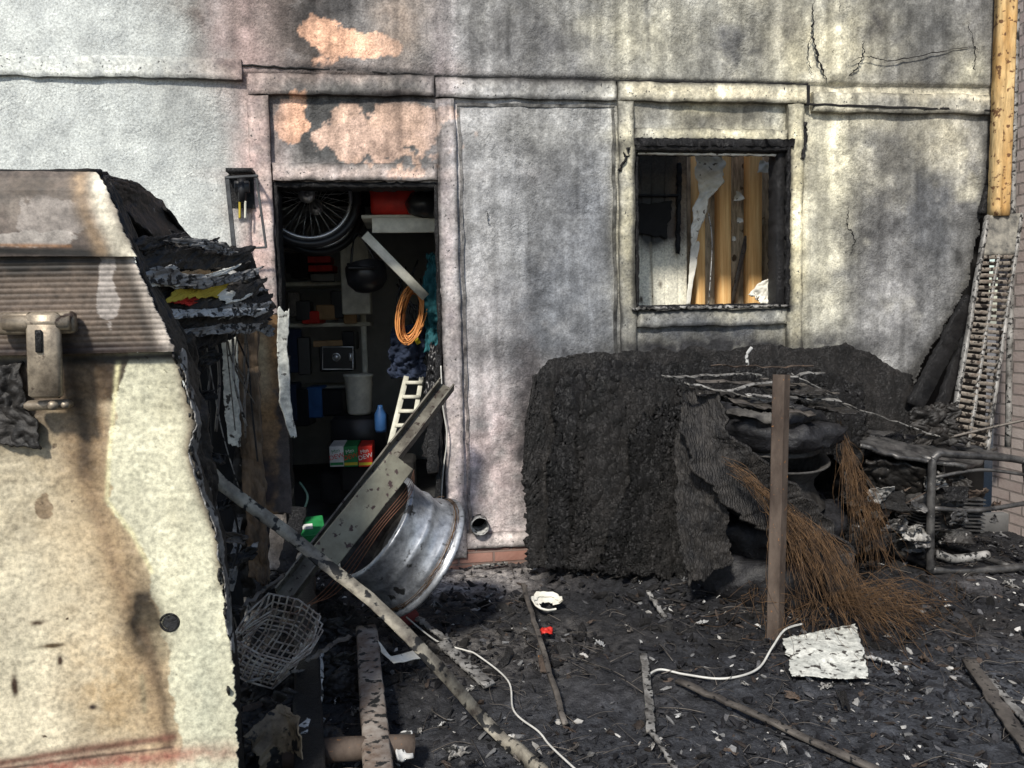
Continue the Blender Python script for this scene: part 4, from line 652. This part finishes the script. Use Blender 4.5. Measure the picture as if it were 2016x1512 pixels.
for k in range(12):
    u,v=random.uniform(340,470),random.uniform(540,700); cab.append(([(u,v),(u+random.uniform(-15,30),v+60),(u+random.uniform(0,40),v+140),(u+random.uniform(10,60),v+random.uniform(180,320))],random.choice((m_steel,m_char2,m_galv))))
for (pp,mm) in cab:
    mk("hanging_cable",[tube([S(u,v,-2.2+(u-300)/250*.65) for u,v in pp],random.choice((.002,.003,.0045)),6,6)],mm,tr)
mk("melted_drip",[g_sheet([S(330,640,-2.3),S(372,760,-2.25),S(385,900,-2.2),S(400,1000,-2.15)],[S(372,650,-2.2),S(402,760,-2.1),S(416,880,-2.1),S(418,1000,-2.05)],24,120,warp=.025,ws=7,jag=.5,crump=.02,seed=21)],m_skin,tr,solid=.006)
mk("melted_patch",[g_sheet([S(-40,735,YT-.02),S(-30,870,YT-.02)],[S(36,712,YT-.02),S(48,760,YT-.025),S(44,800,YT-.03),S(70,840,YT-.03),S(78,885,YT-.03)],46,60,warp=.02,ws=8,jag=.22,crump=.03,seed=31)],m_skin,tr,solid=.006)
m_lat=mat("heat_tinted_latch",(.17,.135,.10),(.40,.34,.26),scale=12,rough=.45,metal=.4,bump=.2,bs=50,spk=(.07,.05,.04),spks=22,spkt=.62,fine=60)
la=mk("latch",[g_box(S(88,700,YT-.08),(.07,.022,.19),(0,2,0),ch=.3)],m_lat,tr)
mk("latch_slot",[g_box(S(76,672,YT-.094),(.014,.006,.05),(0,2,0),ch=.3)],m_char,la)
mk("latch_bracket",[g_box(S(72,636,YT-.055),(.165,.03,.05),(0,0,0),ch=.2),tube([S(8,636,YT-.075),S(138,636,YT-.075)],.017,12)],m_lat,la)
mk("latch_foot",[g_box(S(96,797,YT-.045),(.095,.04,.022),(0,0,0),ch=.3),tube([S(104,798,YT-.06),S(104,798,YT-.08)],.011,10),tube([S(128,797,YT-.06),S(128,797,YT-.075)],.008,10)],m_lat,la)
# ---------------- wall lantern ----------------
ln=TL("wall_lantern",S(485,490,-.02),"burned black box wall lantern with bare bulbs","lantern")
q=S; m_lf=mat("lantern_metal",(.02,.021,.023),(.085,.09,.095),scale=12,rough=.6,metal=.2,bump=.3,bs=60)
mk("lantern_frame",[g_sweep([q(447,350,-.14),q(447+14,490,-.14)],rect(.022,.010),up=(0,1,0)),g_sweep([q(505,350,-.14),q(524,488,-.14)],rect(.012,.010),up=(0,1,0)),g_sweep([q(443,350,-.14),q(508,346,-.14)],rect(.018,.012)),g_sweep([q(461,490,-.14),q(524,487,-.14)],rect(.014,.010)),g_sweep([q(447,350,-.14),q(452,345,-.01)],rect(.012,.01)),g_sweep([q(505,348,-.14),q(498,344,-.01)],rect(.012,.01))],m_lf,ln,smooth=False)
mk("lantern_cap",[g_box(q(474,338,-.07),(.13,.1,.02))],m_char,ln)
mk("back_plate",[g_box(q(477,378,-.045),(.12,.015,.17))],m_char,ln,smooth=False)
mk("socket",[tube([q(476,350,-.09),q(477,398,-.09)],.022,12),g_box(q(477,368,-.09),(.075,.03,.06))],m_blk,ln)
for du in (-5,6): mk("bulb",[tube([q(477+du,396,-.10),q(477+du,405,-.10),q(477+du,420,-.10),q(477+du,430,-.10)],.006,8,3)],m_foam if du<0 else m_cream,ln)
# ---------------- garage contents ----------------
def wheel(par,c,ax,R_):
    A=axmat(c,ax); w=mk("wheel",[tube([A@Vector(((R_-.02)*math.cos(t),(R_-.02)*math.sin(t),0)) for t in np.linspace(0,2*math.pi,48,endpoint=False)],.012,8,closed=True)],m_spk,par)
    mk("tyre",[tube([A@Vector((R_*1.06*math.cos(t),R_*1.06*math.sin(t),0)) for t in np.linspace(0,2*math.pi,48,endpoint=False)],.026,10,closed=True)],m_blk,w)
    mk("spokes",[tube([A@Vector((.02*math.cos(t+.3),.02*math.sin(t+.3),.02*(-1)**i)),A@Vector(((R_-.02)*math.cos(t),(R_-.02)*math.sin(t),0))],.0018,4) for i,t in enumerate(np.linspace(0,2*math.pi,28,endpoint=False))]+[tube([A@Vector((0,0,-.04)),A@Vector((0,0,.04))],.018,8)],m_spk,w)
for k,(wu,wv,wy,lab) in enumerate(((605,385,.40,"bicycle hanging from the garage ceiling by its wheels"),(622,410,.85,"second dark bicycle hanging behind the first one"))):
    c=S(wu,wv,wy); bi=TL("bicycle",c,lab,"bicycle","bicycles hanging in the garage"); ax=(.15,-1,.1)
    wheel(bi,c,ax,.27); c2=c+Vector((-.98,-.0,.02)); 
    if k==0: c2=c+Vector((-.55,.3,.02))
    wheel(bi,c2,ax,.27)
    mk("frame",[tube([c,c+Vector((-.2,-.02,.1)),c+Vector((-.42,-.05,-.02))],.014,8),tube([c,c+Vector((-.15,-.02,-.25))],.014,8),tube([c2,c2+Vector((.2,0,-.3))],.016,8),tube([c+Vector((-.15,-.02,-.25)),c2+Vector((.2,0,-.3))],.018,8)],m_blk,bi)
    mk("chainring",[g_lathe([(.03,0),(.09,.002),(.095,0)],axmat(c+Vector((-.42,-.04,-.02)),ax),30)],m_spk,bi)
    mk("cassette",[g_lathe([(.015,.0),(.05,.0),(.05,.02),(.015,.02)],axmat(c+Vector((0,-.03,0)),ax),24)],m_spk,bi)
    mk("handlebar",[tube([c2+Vector((.2,-.2,-.38)),c2+Vector((.22,0,-.36)),c2+Vector((.2,.3,-.38))],.014,8,4)],m_blk,bi)
sh=TL("wall_shelf",S(785,450,.6),"white painted shelf with diagonal brace","shelf")
mk("board",[g_box(S(790,437,.65)+Vector((.08,0,0)),(.62,.5,.02)),g_box(S(790,444,.36)+Vector((.08,0,0)),(.50,.02,.085))],m_cream,sh)
mk("brace",[g_sweep([S(718,462,.36),S(838,585,.4)],rect(.055,.03),up=(0,1,0))],m_cream,sh)
mk("storage_bin",[g_box(S(790,400,.55),(.36,.3,.18),ch=.12),g_box(S(790,376,.55),(.39,.32,.02),ch=.3)],m_red,label="red plastic storage bin on the white shelf",cat="storage bin")
mk("black_bag",[g_lathe([(0,-.06),(.09,-.05),(.12,.0),(.09,.06),(.03,.1),(0,.1)],axmat(S(836,408,.35),(.2,0,1)),24,amp=.02)],m_blk,label="black bag slumped on the shelf beside the bin",cat="bag")
mk("cabinet",[g_box(S(702,545,1.5),(.20,.3,.55),ch=.03)],m_cream,smooth=False,label="pale wall cabinet in the garage",cat="cabinet")
hp=S(722,545,.7)
he=TL("helmet",hp,"black helmet hanging from a strap","helmet")
mk("shell",[g_lathe([(.125,-.07),(.13,-.03),(.125,.03),(.09,.075),(.04,.095),(0,.1)],axmat(hp,(.15,-.3,-1)),32),g_box(hp+Vector((-.03,-.1,.06)),(.16,.1,.012),(20,0,10))],m_blk,he)
mk("strap",[tube([hp+Vector((-.1,0,.05)),hp+Vector((-.05,0,.28)),hp+Vector((.08,0,.05))],.008,6,4)],m_blk,he)
su=TL("shelving_unit",S(640,900,1.9),"dim shelving unit crowded with tools and boxes","shelving")
for v in (562,640,762): mk("shelf_board",[g_box(S(630,v,1.9),(.80,.5,.03))],m_cream,su)
for p in (S(718,700,1.7)+Vector((0,0,-.1)),S(560,700,1.7)): mk("upright",[g_box(p,(.04,.04,1.9))],m_cream,su)
its=[(632,513,.18,.05,m_red),(635,530,.2,.05,m_red),(636,548,.19,.06,m_blk),(595,525,.14,.2,m_blk),(600,612,.12,.16,m_blk),(645,615,.15,.12,m_tan),(618,625,.14,.1,m_red),(690,625,.1,.1,m_tan),(655,676,.3,.05,m_tan),(600,700,.1,.3,m_blk),(625,790,.12,.25,m_blue),(600,800,.12,.3,m_blk),(668,600,.1,.22,m_blk),(580,600,.1,.2,m_steel),(580,690,.12,.35,m_navy),(660,790,.2,.22,m_blk),(575,790,.12,.3,m_navy),(690,670,.1,.15,m_blk),(580,520,.1,.15,m_blk)]
for u,v,w_,h_,mm in its: mk("storage_box",[g_box(S(u,v,1.62),(w_*.93,.2,h_*.93),(0,0,random.uniform(-8,8)))],mm,smooth=False,label={m_red:"red box",m_blk:"black case",m_cream:"cream tub",m_tan:"brown cardboard box",m_blue:"blue plastic box",m_steel:"grey metal tin",m_navy:"dark blue case"}[mm]+" stored on the garage shelving",cat="box",group="boxes on the garage shelving")
sf=TL("safe",S(665,705,1.6),"small dark safe with a round dial","safe")
mk("body",[g_box(S(665,705,1.6),(.25,.2,.19),ch=.05)],m_blk,sf,smooth=False); mk("dial",[g_lathe([(0,.01),(.02,.01),(.025,0),(.03,0)],axmat(S(662,703,1.49),(0,-1,0)),20)],m_spk,sf); mk("handle",[g_box(S(690,703,1.49),(.02,.02,.06))],m_spk,sf)
mk("door_trim",[g_sweep([S(635,683,1.49),S(695,683,1.49),S(695,727,1.49),S(635,727,1.49)],rect(.008,.008),closed=True,up=(0,1,0))],m_spk,sf)
bn=S(708,815,1.3); mk("waste_bin",[g_lathe([(0,0),(.075,0),(.085,.02),(.100,.28),(.11,.29),(.105,.27),(.095,.26)],Matrix.Translation(bn),28)],m_cream,label="white waste bin on the garage floor",cat="bin")
mk("bin_stand",[g_box(bn+Vector((0,.05,-.16)),(.4,.3,.3))],m_blk,label="dark crate carrying the waste bin",cat="crate")
co=[]
for k in range(13):
    c=S(812,618,.60)+Vector((random.uniform(-.02,.02),random.uniform(-.05,.05),0)); rx=random.uniform(.05,.09); rz=random.uniform(.12,.2)
    co.append(tube([c+Vector((rx*math.cos(t)+.03*math.sin(t),.02*math.sin(2*t+k),rz*math.sin(t))) for t in np.linspace(0,2*math.pi,26,endpoint=False)],.0045,6,closed=True))
mk("extension_cord",co,m_org,label="coiled orange extension cord hanging in the garage",cat="cord")
def cloth(u0,v0,u1,v1,y,mt_,lab,sd):
    mk("hanging_jacket",[g_sheet([S(u0,v0,y),S(u0-6,(v0+v1)/2,y),S(u0-3,v1,y)],[S(u1,v0,y),S(u1+4,(v0+v1)/2,y-.05),S(u1,v1,y)],30,50,warp=.06,ws=9,jag=.3,crump=.07,seed=sd)],mt_,solid=.01,label=lab,cat="jacket")
cloth(838,500,866,690,.6,m_teal,"dark teal jacket hanging inside the doorway",3); cloth(772,640,835,745,.8,m_navy,"navy coat hanging below the cords",5); cloth(842,680,866,860,.4,m_blk,"black jacket hanging by the door jamb",9)
mk("reflective_strap",[g_box(S(818,665,.7),(.03,.01,.09),(0,-30,0))],m_yel,label="yellow reflective strap on the hanging coat",cat="strap")
cw=[tube([S(785+random.uniform(-5,70),540+random.uniform(-30,60),.9),S(800+random.uniform(-20,40),620,.85),S(790+random.uniform(0,60),700+random.uniform(-20,30),.9)],.006,6,5) for _ in range(12)]
mk("cord_tangle",cw,m_blk,label="tangle of black cords hanging on the garage wall",cat="cord")
lad=TL("step_ladder",S(790,880,.6),"white aluminium step ladder leaning in the garage","ladder")
mk("rail",[g_sweep([S(768,875,.5),S(800,742,.8)],rect(.035,.02),up=(0,1,0)),g_sweep([S(808,875,.5),S(830,742,.8)],rect(.03,.02),up=(0,1,0))],m_cream,lad)
mk("step",[g_sweep([S(770+7*k,865-28*k,.52+.06*k),S(811+5*k,865-28*k,.52+.06*k)],rect(.05,.02)) for k in range(5)],m_cream,lad)
mk("water_bottle",[g_lathe([(0,0),(.035,0),(.04,.02),(.04,.12),(.018,.16),(.016,.18),(0,.18)],Matrix.Translation(S(750,850,.9)),20)],m_blue,label="blue plastic bottle beside the ladder",cat="bottle")
mk("crate",[g_box(S(775,925,.9)+Vector((-.1,.1,-.03)),(.5,.3,.2))],m_void,smooth=False,label="dark crate under the ladder",cat="crate")
def gtext(s,size,loc,mt_,par,rot=(90,0,0)):
    cu=bpy.data.curves.new("t",'FONT'); cu.body=s; cu.size=size; cu.align_x='CENTER'; cu.align_y='CENTER'; cu.extrude=.0005
    to=bpy.data.objects.new("t",cu); sc.collection.objects.link(to); dg=bpy.context.evaluated_depsgraph_get(); me=bpy.data.meshes.new_from_object(to.evaluated_get(dg)); bpy.data.objects.remove(to)
    Mx=Matrix.Translation(loc)@Euler([math.radians(a) for a in rot]).to_matrix().to_4x4(); me.transform(Mx)
    v=[tuple(x.co) for x in me.vertices]; f=[tuple(p.vertices) for p in me.polygons]; return mk("lettering",[(v,f)],mt_,par,smooth=False)
for k,(u,bm,tm,lab) in enumerate(((667,m_wht,m_grn,"white soda carton with green print"),(694,m_grn,m_wht,"green soda carton with white print"),(722,m_red,m_wht,"red soda carton with white print"))):
    c=S(u,892,.95); cx=TL("soda_carton",c-Vector((0,0,.06)),lab+" on the garage floor","carton","soda cartons on the garage floor")
    mk("carton",[g_box(c,(.092,.28,.135),ch=.03)],bm,cx,smooth=False); gtext("Mtn",.034,c+Vector((-.005,-.143,.036)),tm,cx,(90,-14,0)); gtext("DEW",.043,c+Vector((0,-.143,.0)),m_red if k<2 else tm,cx,(90,-14,0)); mk("printed_stripe",[g_box(c+Vector((0,-.1415,-.048)),(.085,.003,.018))],m_yel if k else m_grn,cx,smooth=False)
mk("carton_stand",[g_box(S(694,938,1.0)+Vector((0,.05,-.06)),(.42,.3,.22))],m_char,smooth=False,label="blackened box below the soda cartons",cat="box")
c=S(612,1045,.1); cx=TL("soda_carton",c,"green and white soda carton tipped by the threshold","carton","soda cartons on the garage floor")
mk("carton",[g_box(c,(.15,.2,.07),(18,0,12),ch=.04)],m_grn,cx,smooth=False); mk("printed_stripe",[g_box(c+Vector((0,-.098,-.01)),(.12,.006,.02),(18,0,12)),g_box(c+Vector((-.02,-.03,.033)),(.07,.05,.004),(18,0,12))],m_wht,cx,smooth=False)
mk("garden_hose",[tube([S(590,950,.3),S(605,975,.2),S(598,1000,.15),S(575,1005,.15)],.007,8,6)],flat("pale_green",(.2,.32,.23)),label="pale green hose loop by the threshold",cat="hose")
mk("door_cable",[tube([S(868,720,-.06),S(872,800,-.07),S(880,860,-.08),S(872,930,-.08),S(868,990,-.08)],.004,6,6)],m_cord,label="thin white cable hanging beside the door opening",cat="cable")
for i,(a_,b_,w_) in enumerate((((838,900,-.1),(868,770,-.02),.05),((850,930,-.15),(856,820,-.05),.06),((560,1130,-.3),(590,1000,-.05),.08),((500,1180,-.9),(520,1000,-.7),.08),((480,1250,-1.3),(470,1020,-1.2),.05),((545,1010,-.9),(560,700,-.8),.05),((865,1000,-.12),(862,700,-.02),.03))):
    mk("charred_stick",[g_sweep(lin(S(*a_),S(*b_),14,.006),rect(w_,.03),up=(0,1,0),jit=.005)],m_char if i!=4 else m_galv,label="burned stick of wood propped near the doorway",cat="wood stick",group="burned sticks near the doorway")
for i,(u,v,s_) in enumerate(((560,1160,.14),(620,1190,.12),(540,1100,.16),(500,1330,.13),(660,1230,.1),(530,1430,.14),(480,1180,.12),(510,1060,.12),(650,1330,.09),(590,1490,.12),(580,1100,.13),(500,1240,.11),(640,1260,.1),(560,1370,.1))):
    p=G(u,v,.06); mk("debris_clump",[g_sheet([p+Vector((-s_,-s_*.7,-.08)),p+Vector((-s_,s_*.7,.04))],[p+Vector((s_,-s_*.7,-.07)),p+Vector((s_,s_*.7,.05))],44,40,warp=.06,ws=9,jag=.8,crump=.05,seed=i+40)],(m_skin,m_char2,m_skin)[i%3],solid=.006,label="crumpled heap of charred debris beside the trailer",cat="debris",group="charred debris heaps beside the trailer")
for i,(a_,b_,w_,mm) in enumerate((((440,1130),(505,1070),.02,m_galv),((455,1160),(470,1020),.025,m_galv),((470,1200),(560,1130),.012,m_steel),((480,1400),(590,1350),.02,m_rust),((470,1450),(540,1390),.03,m_dry),((600,1300),(690,1250),.015,m_steel),((520,1480),(560,1380),.015,m_rust),((640,1420),(560,1400),.02,m_galv),((490,1340),(600,1320),.01,m_galv),((480,1190),(470,1300),.012,m_steel),((620,1450),(700,1430),.02,m_paper),((500,1500),(620,1470),.012,m_galv))):
    mk("metal_sliver",[g_sweep(lin(S(a_[0],a_[1],-1.75),S(b_[0],b_[1],-1.6),10,.006),rect(w_,.004),up=(0,-1,.5),jit=.002)],mm,label="bent sliver of burned metal in the debris heap",cat="metal sliver",group="bent metal slivers beside the trailer")
mk("curled_sheet",[g_sheet([G(480,1450,.18),G(500,1480,.12),G(520,1540,.02)],[G(560,1400,.2),G(590,1430,.22),G(600,1530,.05)],46,46,warp=.03,ws=8,jag=.3,crump=.02,seed=51,bow=.06)],mat("curled_scorched_sheet",(.05,.035,.025),(.38,.30,.2),scale=10,rough=.7,bump=.4,bs=40,spk=(.02,.02,.02),spks=25,spkt=.55),solid=.004,label="curled brown metal sheet beside the trailer",cat="metal sheet")
# ---------------- light ----------------
w=bpy.data.worlds.new("World"); sc.world=w; w.use_nodes=True; nt=w.node_tree; bg=nt.nodes["Background"]
sk=nt.nodes.new("ShaderNodeTexSky"); sk.sky_type='NISHITA'; sk.sun_disc=False; el,az=math.radians(45),math.radians(206)
sk.sun_elevation=el; sk.sun_rotation=az; nt.links.new(sk.outputs[0],bg.inputs[0]); bg.inputs[1].default_value=.14
sl_=bpy.data.lights.new("sun",'SUN'); sl_.energy=5.0; sl_.angle=math.radians(6); sl_.color=(1,.945,.85); so=bpy.data.objects.new("sun",sl_); sc.collection.objects.link(so)
dv=Vector((math.sin(az)*math.cos(el),math.cos(az)*math.cos(el),math.sin(el))); so.rotation_euler=dv.to_track_quat('Z','Y').to_euler()
sc.view_settings.view_transform='Standard'; sc.view_settings.look='None'; sc.view_settings.exposure=0
